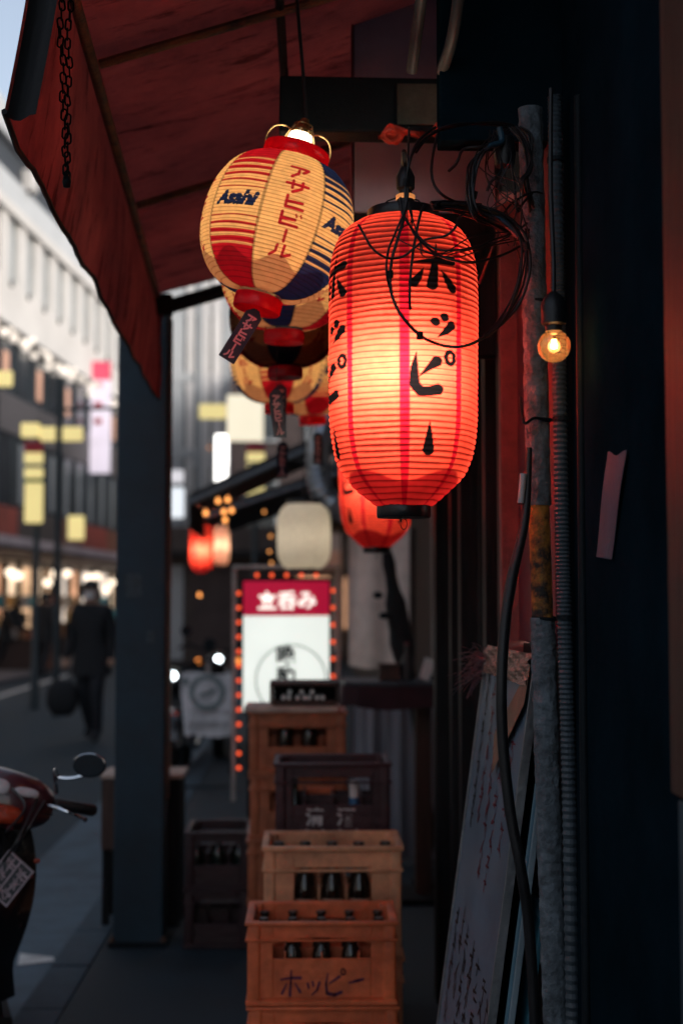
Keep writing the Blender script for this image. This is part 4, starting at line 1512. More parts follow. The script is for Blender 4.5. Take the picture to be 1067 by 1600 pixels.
for k_ in range(3):
    put_bottle(EB, (ex_.x - .09 + .09 * k_, YE + .06, ex_.z - HE + .0235), 'dark green bottle, %s, in the upper maroon crate beside the pillar' % ORD[k_], 'bottles in the crate by the pillar', False)
# odd things in the maroon crate
zc = cx_.z - HC + .0235
o = thing('spray_can', 'white and blue can standing in the maroon crate with white characters', 'can', (cx_.x + .075, YC + .05, zc))
MB().lathe([(0, 0), (.017, .001), (.017, .2), (.012, .212), (0, .213)], 16).build('can_body', mat('can_white', (.65, .55, .53), .4, var=.2, scale=20), o, smooth=True)
MB().lathe([(.0173, .09), (.0175, .092), (.0175, .15), (.0173, .152)], 16).build('blue_band', mat('can_blue', (.04, .14, .3), .4, var=.2, scale=20), o, smooth=True)
o = thing('orange_tray', 'orange plastic scrap lying in the maroon crate with white characters', 'tray', (cx_.x - .04, YC + .22, zc + .13))
MB().bx(-.05, .05, -.03, .03, .0, .035).build('tray', ORANGE, o, bevel=.006)
MB().bx(-.045, .045, -.025, .025, -.1295, -.001).build('box_below', MT['blackmatte'], o, bevel=.004)
put_bottle(bottle_meshes(.22, .022, BG2), (cx_.x - .13, YC + .05, zc), 'slim green-black bottle in the maroon crate with white characters', 'bottle in the maroon crate')

# serving board and small bottle box on the rear stack
sb = thing('serving_board', 'pale wooden board lying across the tall rear crate stack', 'board', (dx_.x - .012, YD + .0, dx_.z + .001))
MB().bx(-.20, .175, -.02, .26, .0, .022).build('board', bpy.data.materials['worn_pale_wood'], sb, bevel=.005)
bxz = dx_.z + .0245
bb = thing('small_bottle_box', 'small dark brown box on the board with pale bottle ends lined up', 'box', W(476, 1095, 4.1) * 1.0)
bb.location = (W(476, 1095, 4.1).x, YD + .02, bxz)
DW = MT['brownwood']
MB().bx(-.128, .128, .0, .2, .0, .008).build('floor_board', DW, bb, bevel=.001)
MB().bx(-.128, .128, .0, .010, .0085, .022).build('front_lip', DW, bb, bevel=.001)
MB().bx(-.140, .140, -.004, .21, .078, .094).build('lid', DW, bb, bevel=.002)
for s in (-1, 1):
    MB().bx(s * .134 - .006, s * .134 + .006, .0, .2, .0085, .0775).build('side_board', DW, bb, bevel=.001)
MB().bx(-.1275, .1275, .19, .2, .0085, .0775).build('back_board', MT['darkwood'], bb)
CE = MB().lathe([(0, -.01), (.0085, -.0095), (.0095, .0), (.0095, .10), (0, .101)], 14).mesh('cup', mat('small_cup_glaze', (.85, .80, .76), .2, var=.1, scale=60), smooth=True)
for ci, (x, z) in enumerate(((-.085, .032), (-.063, .032), (-.028, .032), (.0, .032), (.018, .032), (.05, .032), (.072, .032), (-.06, .054), (-.012, .054), (.03, .054))):
    o = link('small_cup', CE, None, (bb.location.x + x, bb.location.y + .016, bb.location.z + z), (-HALFPI, 0, 0))
    tag(o, 'small pale cup, %s, %s row in the small dark brown box' % (ORD[ci if ci < 7 else ci - 7], 'lower' if ci < 7 else 'upper'), 'cup', 'cups in the small box')

# ------------------------------------------------------------------ lit shop sign with its frame of red bulbs
c = W(448, 1000, 6.0)
sg = thing('lit_shop_sign', 'lit white standing sign with red header, framed by small red bulbs, behind the crates', 'sign', (c.x, c.y, 0))


def sz(px, py):
    q = W(px, py, 6.0)
    return q.x - c.x, q.z


x0, zt = sz(381, 908)
x1, zb = sz(514, 1105)
zh = sz(448, 962)[1]
FRM = MT['black']
SPANEL = emit('sign_white_panel', (.92, .97, .90), .56, .06, 3)
SRED = emit('sign_red_panel', (.70, .008, .06), .30, .05, 3)
bz = zb - .55
MB().bx(x0, x1, -.04, .04, zb - .02, zh - .001).build('white_panel', SPANEL, sg)
MB().bx(x0, x1, -.04, .04, zh + .001, zt).build('red_header', SRED, sg)
mb = MB()
mb.bx(x0 - .014, x0 - .001, -.05, .05, zb - .02, zt + .015)
mb.bx(x1 + .001, x1 + .014, -.05, .05, zb - .02, zt + .015)
mb.bx(x0 - .0005, x1 + .0005, -.05, .05, zt + .001, zt + .015)
mb.bx(x0 - .0005, x1 + .0005, -.05, .05, zb - .035, zb - .021)
mb.build('inner_frame', FRM, sg, bevel=.002)
lx0, lx1 = sz(366, 1000)[0], sz(528, 1000)[0]
tz = sz(448, 889)[1]
SIL = mat('lamp_frame_metal', (.45, .40, .38), .45, metal=.5, var=.3, scale=14)
MB().bx(lx0 - .01, lx1 + .01, -.045, .03, tz - .0, tz + .022).build('top_rail', SIL, sg, bevel=.003)
for x in (lx0, lx1):
    MB().bx(x - .012, x + .012, -.03, .03, .30, tz - .001).build('side_rail', SIL, sg, bevel=.003)
MB().bx(x0, x1, -.10, .10, .0, .04).build('base', FRM, sg, bevel=.004)
for x in (x0 + .04, x1 - .04):
    MB().bx(x - .015, x + .015, -.015, .015, .041, zb - .036).build('leg', FRM, sg)
RB = emit('red_bulb', (1.0, .10, .03), .95)
RBM = MB().lathe([(.0, -.015), (.009, -.011), (.012, 0), (.010, .009), (0, .014)], 12).mesh('frame_bulb', RB, smooth='all')
RBB = MB().lathe([(0, .012), (.008, .013), (.009, .03), (0, .031)], 10).mesh('bulb_holder', FRM, smooth=True)
for i in range(13):
    q = sz(374, 927 + 22.6 * i)
    link('frame_bulb', RBM, sg, (q[0], -.05, q[1]), (-HALFPI, 0, 0))
    if i < 9:
        q = sz(520, 923 + 26.5 * i)
        link('frame_bulb', RBM, sg, (q[0], -.05, q[1]), (-HALFPI, 0, 0))
for i in range(5):
    q = sz(402 + 23 * i, 899)
    link('frame_bulb', RBM, sg, (q[0], -.05, q[1]), (-HALFPI, 0, 0))
SW = emit('sign_letter_white', (.95, .86, .78), .8)
for i, chx in enumerate('立呑み'):
    q = sz(418 + 31 * i, 938)
    lettering(chx, .112, SW, sg, (q[0], -.0425, q[1]), font_off=.004)
q = sz(455, 1062)
rr_ = sz(514, 1062)[0] - q[0] - .012
TEAL = mat('sign_teal_ring', (.25, .36, .36), .5, var=.1)
mb = MB()
N_ = 48
half = [math.pi * .0 + 2 * math.pi * k / N_ for k in range(N_ + 1)]
for a, b in zip(half[:-1], half[1:]):
    if q[1] + rr_ * math.sin((a + b) / 2) < zb - .01:
        continue
    mb.add([(rr_ * math.cos(a), 0, rr_ * math.sin(a)), (rr_ * math.cos(b), 0, rr_ * math.sin(b)), ((rr_ - .008) * math.cos(b), 0, (rr_ - .008) * math.sin(b)), ((rr_ - .008) * math.cos(a), 0, (rr_ - .008) * math.sin(a))], [(0, 1, 2, 3)])
mb.build('ring', TEAL, sg, (q[0], -.0425, q[1]), fix=False)
BLK = mat('sign_black_print', (.015, .03, .035), .5, var=.1)
q = sz(447, 1023)
lettering('晩', .115, BLK, sg, (q[0], -.0425, q[1]), font_off=.004)
q = sz(447, 1056)
lettering('酌', .115, BLK, sg, (q[0], -.0425, q[1]), font_off=.004)

# ------------------------------------------------------------------ standing bar table, parasol, curtain, duct, next awning
a = W(612, 1075, 5.0)
tb = thing('bar_table', 'dark draped standing table against the shopfront behind the crates', 'table', (.47, a.y + .12, 0))
zt_ = a.z + .015
TAB = mat('table_blue_black', (.035, .045, .06), .4, var=.3, scale=8)
outl = [(-.30, -.02), (-.29, -.12), (-.22, -.19), (-.05, -.22), (.32, -.22), (.32, .25), (-.28, .25)]
MB().prism(outl, 'z', zt_, zt_ + .018).build('table_top', TAB, tb, bevel=.004)
mb = MB()


def skirt(u, v):
    k_ = u * (len(outl) - 1)
    i = min(int(k_), len(outl) - 2)
    p, q_ = outl[i], outl[i + 1]
    f = k_ - i
    x, y = p[0] + (q_[0] - p[0]) * f, p[1] + (q_[1] - p[1]) * f
    s = 1 + .01 + .03 * v + .012 * math.sin(40 * u) * v
    return (x * s, y * s, zt_ - .001 - v * (.105 + .01 * math.sin(17 * u)))


mb.grid(skirt, 70, 6)
mb.build('cloth_skirt', mat('dark_red_cloth', (.035, .012, .018), .9, var=.3, scale=12), tb, smooth='all')
MB().bx(.06, .14, -.05, .03, .0, zt_ - .001).build('leg', MT['brownwood'], tb, bevel=.004)
MB().bx(-.08, .28, -.18, .18, .0, .03).build('foot', MT['darkwood'], tb, bevel=.004)
zt_ += .0185
o = thing('napkin_stand', 'pale tilted card standing on the dark bar table', 'card stand', (.585, a.y + .03, zt_))
MB().box((0, 0, .055), (.05, .012, .11), (R(-18), R(18), 0)).build('card', MT['paper'], o, bevel=.001)
MB().box((.0, .02, .012), (.07, .05, .022)).build('card_base', MT['black'], o, bevel=.002)
o = thing('condiment_box', 'brown wooden condiment box on the dark bar table', 'box', (.40, a.y + .06, zt_))
MB().bx(-.05, .05, -.04, .04, 0, .07).build('box', MT['brownwood'], o, bevel=.004)
MB().bx(-.055, .055, -.045, .045, .0705, .082).build('lid', MT['brownwood'], o, bevel=.003)
o = thing('sauce_bottle', 'black sauce bottle beside the brown condiment box on the bar table', 'bottle', (.49, a.y + .05, zt_))
MB().lathe([(0, 0), (.028, .001), (.03, .1), (.012, .14), (.012, .17), (0, .171)], 16).build('bottle', MT['rubber'], o, smooth=True)
MB().lathe([(0, .1712), (.014, .1715), (.014, .185), (0, .186)], 12).build('lid', MT['redboard'], o, smooth=True)

ps = thing('folded_parasol', 'dark folded parasol leaning beside the bar table under the second red lantern', 'parasol', W(641, 1090, 5.25))
pb = ps.location.copy()
pb.z = 0
ps.location = pb
A_, B_ = W(641, 1085, 5.25) - pb, W(594, 800, 5.25) - pb
dirp = (B_ - A_).normalized()
A0 = A_ - dirp * (A_.z - .05) / dirp.z
MB().tube([A0, B_ + dirp * .1], .018, 10).build('pole', MT['black'], ps, smooth=True)
pts = [A_.lerp(B_, k_ / 14) for k_ in range(15)]
MB().tube(pts, [.03 + .03 * math.sin(math.pi * min(1, k_ / 9)) + .006 * math.sin(k_ * 2.1) for k_ in range(15)], 12).build('folded_cloth', MT['blackmatte'], ps, smooth='all')
for yy in (930, 962):
    MB().lathe([(.0, -.02), (.022, -.012), (.026, 0), (.022, .012), (0, .02)], 12).build('knob', MT['black'], ps, loc=W(590 + (yy - 930) * .3, yy, 5.2) - pb, smooth=True)
MB().lathe([(0, 0), (.16, .0), (.15, .05), (.03, .06), (0, .06)], 24).build('base', MT['black'], ps, loc=(A0.x, A0.y, 0), smooth=True)

cu0, cu1 = W(548, 1200, 5.75), W(700, 1200, 5.75)
cz = W(600, 1085, 5.75).z
cur = thing('vinyl_curtain', 'grey vinyl wind curtain with soft folds hanging behind the bar table', 'curtain', ((cu0.x + cu1.x) / 2, cu0.y, cz))
wd = (cu1.x - cu0.x) / 2
VIN = mat('grey_vinyl', (.26, .255, .29), .45, var=.25, scale=4, stretch=(6, 1, .4), bump=.15)
MB().grid(lambda u, v: (-wd + 2 * wd * u, .035 * math.sin(21 * u + .8 * math.sin(3 * v)) * (.35 + .65 * v) + .012 * math.sin(47 * u), -cz * .97 * v), 80, 24).build('sheet', VIN, cur, smooth='all')
MB().tube([(-wd - .03, 0, .0), (wd + .03, 0, .0)], .012, 8).build('curtain_rod', MT['steel'], cur, smooth=True)

cl_ = thing('pale_noren', 'tall pale cloth panel hanging behind the folded parasol and second red lantern', 'cloth', W(592, 850, 6.6))
zc2 = cl_.location.z - W(592, 1040, 6.6).z
wd2 = (W(640, 900, 6.6) - W(545, 900, 6.6)).x / 2
MB().grid(lambda u, v: (-wd2 + 2 * wd2 * u, .02 * math.sin(11 * u + v), .35 - (zc2 + .35) * v - .02 * math.sin(5 * u) * v), 30, 20).build('cloth', mat('pale_linen', (.72, .60, .55), .9, var=.2, scale=6, bump=.2), cl_, smooth='all')
MB().tube([(-wd2 - .04, 0, .352), (wd2 + .06, 0, .352)], .012, 8).build('rod', MT['darkwood'], cl_, smooth=True)

du = thing('exhaust_duct', 'ribbed silver exhaust duct curving out above the white lantern', 'duct', W(497, 700, 6.3))
P = spline([W(*p) - du.location for p in ((560, 640, 6.9), (520, 655, 6.4), (499, 690, 6.3), (497, 740, 6.3), (505, 772, 6.3), (530, 795, 6.35), (575, 812, 6.9))], 9)
MB().tube(P, [.078 if i % 2 else .070 for i in range(len(P))], 18).build('ribbed_duct', mat('silver_duct', (.42, .45, .48), .3, metal=.85, var=.3, scale=8, bump=.15), du, smooth=True)

NAW = mat('dark_grey_canvas', (.035, .033, .036), .75, var=.4, scale=5, bump=.3)
PIPE2 = mat('grey_metal_edge', (.13, .14, .15), .4, metal=.4, var=.3, scale=8)
for (d, y0, y1, slope, ln, lab) in ((7.6, 781, 688, .44, 1.6, 'dark sloping awning of the next shop, beyond the round lanterns'),
                                   (9.6, 812, 745, .40, 3.5, 'second dark awning farther along, above the parked motorcycles')):
    a, b = W(298, y0, d), W(500, y1, d)
    n_ = thing('neighbour_awning', lab, 'awning', a)
    v = b - a
    v *= 1.75
    mb = MB()
    mb.add([(0, 0, 0), (v.x, 0, v.z), (v.x, 0, v.z + .05), (0, 0, .05), (0, ln, 0), (v.x, ln, v.z), (v.x, ln, v.z + .05), (0, ln, .05)],
           [(0, 1, 2, 3), (5, 4, 7, 6), (4, 0, 3, 7), (1, 5, 6, 2), (3, 2, 6, 7), (4, 5, 1, 0)])
    mb.build('canvas', NAW, n_, bevel=.004)
    MB().tube([(-.02, -.012, -.03), (v.x, -.012, v.z - .03)], .022, 8).build('edge_pipe', PIPE2, n_, smooth=True)
    MB().tube([(0, 0, .02), (0, ln, .02)], .025, 8).build('front_pipe', PIPE2, n_, smooth=True)
    mb = MB()
    mb.grid(lambda u, w_: (-.012 + .02 * math.sin(13 * u) * w_, ln * u, -.22 * w_), 30, 5)
    if d < 9:
        mb.build('flap', NAW, n_, smooth='all')
    MB().tube([(v.x * .45, .1, v.z * .45 - .03), (v.x, .1, v.z * .2)], .018, 8).build('stay', PIPE2, n_, smooth=True)

# neighbouring shops in shadow along the near side
nb = thing('neighbour_shop', 'dark row of low shops continuing along the near pavement', 'building', (.95, 10.6, 0))
DKW = mat('dark_brown_front', (.05, .035, .03), .7, var=.5, scale=1.5, bump=.2)
MB().bx(.0, 2.0, .0, 30, 0, 3.4).build('wall', DKW, nb)
MB().bx(-.2, 2.0, .01, 29.99, 3.61, 8.0).build('added_storey', DKW, nb)  # unseen storey, added to keep the sun off the street
MB().bx(-.06, -.002, 2, 3.2, 0.1, 2.1).build('door', MT['brownwood'], nb, bevel=.01)
for k_ in range(5):
    MB().bx(-.04, -.002, 4 + 4.6 * k_, 6.6 + 4.6 * k_, .8, 2.2).build('window', MT['darkglass'], nb, bevel=.01)
MB().bx(-.5, 2.0, -.02, 30.02, 3.402, 3.6).build('roof', MT['blackmatte'], nb)

# small amber lamps under the far awnings
LAMPM = emit('amber_lamp', (1.0, .36, .09), 1.6)
WLAMP = emit('warm_white_lamp', (1.0, .80, .5), 6.0)
BALL = MB().lathe([(0, -.03), (.022, -.022), (.03, 0), (.022, .022), (.008, .03), (.008, .045), (0, .046)], 12).mesh('glass', LAMPM, smooth='all')
BALLD = BALL.copy()
BALLD.materials.clear()
BALLD.materials.append(emit('dim_amber_lamp', (1.0, .38, .10), 1.0))
HOLD = MB().lathe([(0, .047), (.013, .0475), (.013, .08), (0, .081)], 10).mesh('lamp_holder', MT['black'], smooth=True)
for i, (px, py, d) in enumerate(((341, 783, 7.3), (356, 781, 7.35), (350, 800, 7.3), (322, 802, 7.2), (352, 813, 7.4), (362, 798, 7.4), (312, 930, 9.6), (327, 700, 20), (413, 800, 8.5), (423, 838, 8.5), (421, 862, 8.5), (424, 880, 8.6))):
    o = thing('small_lamp', (('upper left', 'upper right', 'middle', 'leftmost', 'lowest', 'rightmost')[i % 6] + ' amber lamp of the cluster above the small far red lantern', 'single small amber lamp low among the parked motorcycles', ('highest', 'second', 'third', 'lowest')[i % 4] + ' of four dim amber lamps in a column beside the white paper lantern', 'small amber lamp far off beside the bright white upright sign')[0 if i < 6 else (1 if i == 6 else (3 if i == 7 else 2))], 'lamp', W(px, py, d), group='small amber lamps under the far awnings')
    link('glass', BALL if i < 8 else BALLD, o)
    o.scale = (.6 if i < 8 else .4,) * 3
    link('lamp_holder', HOLD, o)
    MB().tube([(0, 0, .08), (0, 0, .4)], .004, 5).build('cord', MT['rubber'], o)

# ------------------------------------------------------------------ two motorcycles with headlights, banner sign
TYRE = mat('tyre_rubber', (.012, .012, .013), .8, var=.3, scale=20)
BKP = mat('black_gloss_paint', (.012, .013, .016), .25, var=.2, scale=8, coat=.5, bump=.02)
DRED = mat('dark_red_gloss', (.055, .008, .014), .32, var=.3, scale=8, coat=.5, bump=.03)
HEAD = emit('headlight_lit', (.85, .95, 1.0), 6)
HEADOFF = mat('headlight_glass', (.5, .5, .5), .1, metal=.5, var=.1)
AMB = emit('amber_marker', (1, .3, .06), 1.2)


def wheel(r, rad, wdt, loc, rim='steel'):
    wv = MB().tube([(0, rad * math.cos(a), rad * math.sin(a)) for a in np.linspace(0, 2 * math.pi, 28, endpoint=False)], wdt, 10, closed=True).build('wheel', TYRE, r, loc=loc, smooth='all')
    mb = MB()
    mb.tube([(0, (rad - wdt) * math.cos(a), (rad - wdt) * math.sin(a)) for a in np.linspace(0, 2 * math.pi, 24, endpoint=False)], .012, 8, closed=True)
    for k_ in range(10):
        a = 2 * math.pi * k_ / 10
        mb.tube([(0, .03 * math.cos(a), .03 * math.sin(a)), (0, (rad - wdt) * math.cos(a), (rad - wdt) * math.sin(a))], .005, 5)
    mb.tube([(-.06, 0, 0), (.06, 0, 0)], .03, 10)
    mb.build('rim', MT[rim], wv, smooth=True)


def motorcycle(loc, rz, lab):
    """faces -Y; ground at z=0"""
    r = thing('motorcycle', lab, 'motorcycle', loc, rz, 'motorcycles parked beyond the lit sign')
    wheel(r, .27, .055, (0, -.65, .31))
    wheel(r, .26, .065, (0, .68, .31))
    for s in (-1, 1):
        MB().tube([(s * .09, -.65, .31), (s * .09, -.42, .92)], .022, 8).build('fork', MT['steel'], r, smooth=True)
    mb = MB()
    mb.tube(spline([(-.38, -.28, 1.0), (-.26, -.36, 1.03), (-.1, -.42, .98), (.1, -.42, .98), (.26, -.36, 1.03), (.38, -.28, 1.0)], 5), .014, 8)
    mb.build('handlebar', MT['black'], r, smooth=True)
    for s in (-1, 1):
        m_ = MB().tube([(s * .27, -.37, 1.03), (s * .30, -.40, 1.14)], .006, 6).build('mirror', MT['black'], r, smooth=True)
        MB().lathe([(0, -.012), (.05, -.008), (.055, .004), (0, .01)], 16).build('mirror_head', MT['black'], m_, loc=(s * .31, -.40, 1.17), rot=(HALFPI, 0, 0), smooth=True)
        MB().lathe([(0, -.03), (.025, -.02), (.028, 0), (0, .03)], 12).build('turn_signal', AMB, r, loc=(s * .19, -.45, .88), rot=(HALFPI, 0, 0), smooth=True)
    MB().lathe([(0, -.05), (.05, -.048), (.08, -.02), (.085, 0), (.0, .005)], 20).build('headlight_shell', BKP, r, loc=(0, -.50, .90), rot=(HALFPI, 0, 0), smooth=True)
    MB().lathe([(0, .018), (.026, .014), (.034, .0065), (.0, .006)], 20).build('headlight', HEAD, r, loc=(0, -.50, .90), rot=(HALFPI, 0, 0), smooth=True)
    mb = MB()
    mb.box((0, -.12, .82), (.26, .46, .22), (R(-6), 0, 0), taper=.75)
    mb.build('fuel_tank', BKP, r, bevel=.06, seg=3, smooth=True)
    mb = MB()
    mb.box((0, .42, .82), (.24, .62, .09), (R(4), 0, 0), taper=.85)
    mb.build('seat', TYRE, r, bevel=.03, seg=3, smooth=True)
    mb = MB()
    mb.box((0, -.02, .45), (.30, .42, .36), None, taper=.8)
    mb.build('engine', MT['steel'], r, bevel=.03, smooth=True)
    mb = MB()
    mb.tube([(.0, -.40, .85), (.08, -.1, .32), (.08, .3, .34), (0, .5, .75)], .02, 8)
    mb.tube([(.0, -.40, .85), (-.08, -.1, .32), (-.08, .3, .34), (0, .5, .75)], .02, 8)
    mb.tube([(0, .3, .34), (0, .68, .31)], .025, 8)
    mb.build('frame', BKP, r, smooth=True)
    mb = MB()
    mb.tube(spline([(.12, -.2, .45), (.15, -.1, .25), (.16, .3, .24), (.17, .75, .34)], 5), .03, 10)
    mb.build('exhaust', MT['chrome'], r, smooth=True)
    mb = MB()
    mb.grid(lambda u, v: (-.08 + .16 * v, -.65 - .345 * math.cos(R(15 + 130 * u)), .31 + .345 * math.sin(R(15 + 130 * u)) - .02 * abs(2 * v - 1)), 14, 4)
    mb.build('front_fender', BKP, r, smooth='all')
    MB().tube([(-.1, .1, .3), (-.26, .05, .0)], .012, 6).build('kickstand', MT['steel'], r)
    return r


m1 = motorcycle((0, 0, 0), 0, 'dark motorcycle with its round headlight lit, close behind the pillar')
h2 = W(335, 982, 9.8)
h1 = W(278, 1020, 9.0)
m1.location = (h1.x - .04, h1.y + .52, -.096)
m1.scale = (1, 1, 1)
motorcycle((h2.x, h2.y + .6, .0), R(4), 'dark motorcycle with its round headlight lit, next to the lit shop sign')

b0 = W(322, 1100, 8.6)
bs = thing('banner_sign', 'white cloth banner with a round ring emblem tied low in front of the motorcycles', 'banner', (b0.x, b0.y, 0))


def bz_(px, py):
    q = W(px, py, 8.6)
    return q.x - b0.x, q.z


xa, za_ = bz_(283, 1052)
xb, zb_ = bz_(362, 1150)
CLO = mat('banner_cloth', (.72, .70, .74), .9, var=.15, scale=10, bump=.15)
MB().grid(lambda u, v: (xa + (xb - xa) * u + (.06 * max(0, v - .35) if u < .15 else 0), .012 * math.sin(9 * u + 4 * v), za_ + (zb_ - za_) * v + .01 * math.sin(7 * u)), 24, 16).build('cloth', CLO, bs, smooth='all')
for x in (xa + .01, xb - .01):
    MB().tube([(x, .03, 0), (x, .03, za_ + .03)], .012, 8).build('post', MT['black'], bs, smooth=True)
MB().tube([(xa - .02, .03, za_ + .02), (xb + .02, .03, za_ + .02)], .01, 8).build('top_bar', MT['black'], bs, smooth=True)
q = bz_(324, 1082)
RG = mat('banner_grey_green', (.20, .25, .26), .8, var=.15)
mb = MB()
for a, b in zip(np.linspace(0, 6.2832, 33)[:-1], np.linspace(0, 6.2832, 33)[1:]):
    f = lambda r_, a_: (r_ * math.cos(a_), 0, r_ * math.sin(a_))
    mb.add([f(.150, a), f(.150, b), f(.108, b), f(.108, a)], [(0, 1, 2, 3)])
mb.add([(-.075, 0, -.05), (.06, 0, .0), (.075, 0, .035), (-.06, 0, -.01)], [(0, 1, 2, 3)])
mb.build('ring_emblem', RG, bs, (q[0], -.016, q[1]), fix=False)
q = bz_(290, 1064)
MB().lathe([(0, 0), (.03, 0)], 14).build('small_dot', RG, bs, (q[0], -.016, q[1]), (HALFPI, 0, 0), fix=False)
for (py, n, hh, m) in ((1110, 4, .07, RINK), (1130, 4, .11, INK)):
    for k_ in range(n):
        q = bz_(303 + 16 * k_, py)
        scribble(bs, 0, 0, 0, 0, 2, hh, m, 'mark').location = (q[0], -.016, q[1])
        bs.children[-1].rotation_euler = (HALFPI, 0, 0)

# ------------------------------------------------------------------ people
SKIN = mat('skin', (.42, .24, .17), .6, var=.1, scale=20)
COAT = mat('dark_coat_cloth', (.010, .012, .016), .9, var=.3, scale=20)
TROU = mat('dark_trousers', (.012, .015, .022), .9, var=.3, scale=20)
HAIR = mat('black_hair', (.01, .009, .008), .6, var=.3, scale=40)
MASK = mat('white_mask', (.62, .60, .60), .8, var=.05)


def person(loc, rz, lab, J, h=1.75):
    """one skinned body; J moves the joints of a walking figure that faces -Y"""
    r = thing('person', lab, 'person', loc, rz)
    s = h / 1.75
    base = {'pelvis': (0, 0, .95), 'spine': (0, .0, 1.15), 'chest': (0, .01, 1.36), 'neck': (0, 0, 1.49), 'head0': (0, -.01, 1.56), 'head1': (0, -.015, 1.64), 'head2': (0, -.01, 1.71),
            'shL': (.17, .0, 1.43), 'elL': (.23, .05, 1.15), 'wrL': (.24, -.02, .90), 'haL': (.24, -.05, .82),
            'shR': (-.17, .0, 1.43), 'elR': (-.23, .03, 1.15), 'wrR': (-.24, -.03, .90), 'haR': (-.24, -.05, .82),
            'hiL': (.09, 0, .90), 'knL': (.10, -.10, .50), 'anL': (.10, -.04, .09), 'toL': (.11, -.20, .04),
            'hiR': (-.09, 0, .90), 'knR': (-.10, .04, .50), 'anR': (-.10, .22, .13), 'toR': (-.10, .12, .04)}
    base.update(J)
    rad = {'pelvis': .17, 'spine': .17, 'chest': .20, 'neck': .06, 'head0': .075, 'head1': .098, 'head2': .075, 'sh': .095, 'el': .07, 'wr': .036, 'ha': .042, 'hi': .11, 'kn': .082, 'an': .05, 'to': .042}
    E_ = [('pelvis', 'spine'), ('spine', 'chest'), ('chest', 'neck'), ('neck', 'head0'), ('head0', 'head1'), ('head1', 'head2')]
    for q_ in 'LR':
        E_ += [('chest', 'sh' + q_), ('sh' + q_, 'el' + q_), ('el' + q_, 'wr' + q_), ('wr' + q_, 'ha' + q_), ('pelvis', 'hi' + q_), ('hi' + q_, 'kn' + q_), ('kn' + q_, 'an' + q_), ('an' + q_, 'to' + q_)]
    names = list(base)
    me = bpy.data.meshes.new('body')
    me.from_pydata([tuple(c_ * s for c_ in base[n]) for n in names], [(names.index(a), names.index(b)) for a, b in E_], [])
    tmp = bpy.data.objects.new('body', me)
    COL.objects.link(tmp)
    md = tmp.modifiers.new('skin', 'SKIN')
    for i, n in enumerate(names):
        rr_ = rad.get(n) or rad[n[:2]]
        flat = .72 if n in ('chest', 'spine') else 1
        me.skin_vertices[0].data[i].radius = (rr_ * s, rr_ * s * flat)
        me.skin_vertices[0].data[i].use_root = (n == 'pelvis')
    sb_ = tmp.modifiers.new('sub', 'SUBSURF')
    sb_.levels = sb_.render_levels = 2
    dg = bpy.context.evaluated_depsgraph_get()
    m2 = bpy.data.meshes.new_from_object(tmp.evaluated_get(dg))
    bpy.data.objects.remove(tmp)
    m2.materials.clear()
    for m in (COAT, TROU, SKIN):
        m2.materials.append(m)
    for p in m2.polygons:
        cx_, cy_, cz_ = p.center
        if cz_ > 1.50 * s:
            p.material_index = 2
        elif abs(cx_) > .19 * s and cz_ < base['wrL'][2] * s + .0 and cz_ > .6 * s:
            p.material_index = 2
        elif cz_ < .82 * s:
            p.material_index = 1
        else:
            p.material_index = 0
    m2.polygons.foreach_set('use_smooth', [True] * len(m2.polygons))
    link('body', m2, r)
    hd = Vector(base['head1']) * s
    mb = MB()
    mb.grid(lambda u, v: (.108 * s * math.cos(2 * math.pi * u) * math.cos(HALFPI * v), (.118 * s * math.sin(2 * math.pi * u) * math.cos(HALFPI * v) + .012), (.13 * math.sin(HALFPI * v) - (.07 * (1 - v) * (1 if math.sin(2 * math.pi * u) > -.3 else -.45))) * s), 24, 8, closed_u=True)
    mb.build('hair', HAIR, r, loc=hd, smooth='all')
    mb = MB()
    for q_ in (-1, 1):
        mb.box((q_ * .036, -.101, .012), (.022, .01, .008))
    mb.build('eyes', HAIR, r, loc=hd)
    # open coat skirt
    mb = MB()
    mb.grid(lambda u, v: ((.20 + .03 * v) * s * math.cos(2 * math.pi * u), (.12 + .04 * v) * s * math.sin(2 * math.pi * u), (1.05 - .33 * v) * s), 24, 6, closed_u=True)
    mb.build('coat_hem', COAT, r, smooth='all')
    return r, hd


pA, hd = person(W(142, 1155, 11.5) * 1.0, R(-14), 'person in a dark coat and white face mask walking forward with a round bag', {'wrR': (-.27, -.06, .88), 'haR': (-.275, -.08, .80)}, 1.78)
pA.location.z = -.1
MB().grid(lambda u, v: (.085 * math.cos(R(200 + 140 * u)) * (1 - .2 * v), -.025 + .10 * math.sin(R(200 + 140 * u)) * (1 - .12 * abs(v - .4)), -.005 - .085 * v), 12, 6).build('face_mask', MASK, pA, loc=hd, smooth='all')
hand = pA.matrix_basis @ Vector((-.28, -.085, .80))
bag = thing('round_bag', 'big round dark bag hanging from the hand of the masked walker', 'bag', (hand.x - .02, hand.y, hand.z - .52))
MB().lathe([(0, 0), (.10, .01), (.17, .10), (.185, .2), (.16, .32), (.10, .39), (0, .40)], 20, M=Matrix.Diagonal((1, .55, 1))).build('pouch', COAT, bag, smooth='all')
MB().tube(spline([(-.10, 0, .37), (-.03, 0, .49), (.02, 0, .52), (.06, 0, .49), (.10, 0, .37)], 5), .008, 6).build('handle', TYRE, bag, smooth=True)
pB, _ = person(W(68, 1055, 21.3), R(165), 'person in dark clothes walking away near the lit shops across the street', {}, 1.75)
pB.location.z = -.1
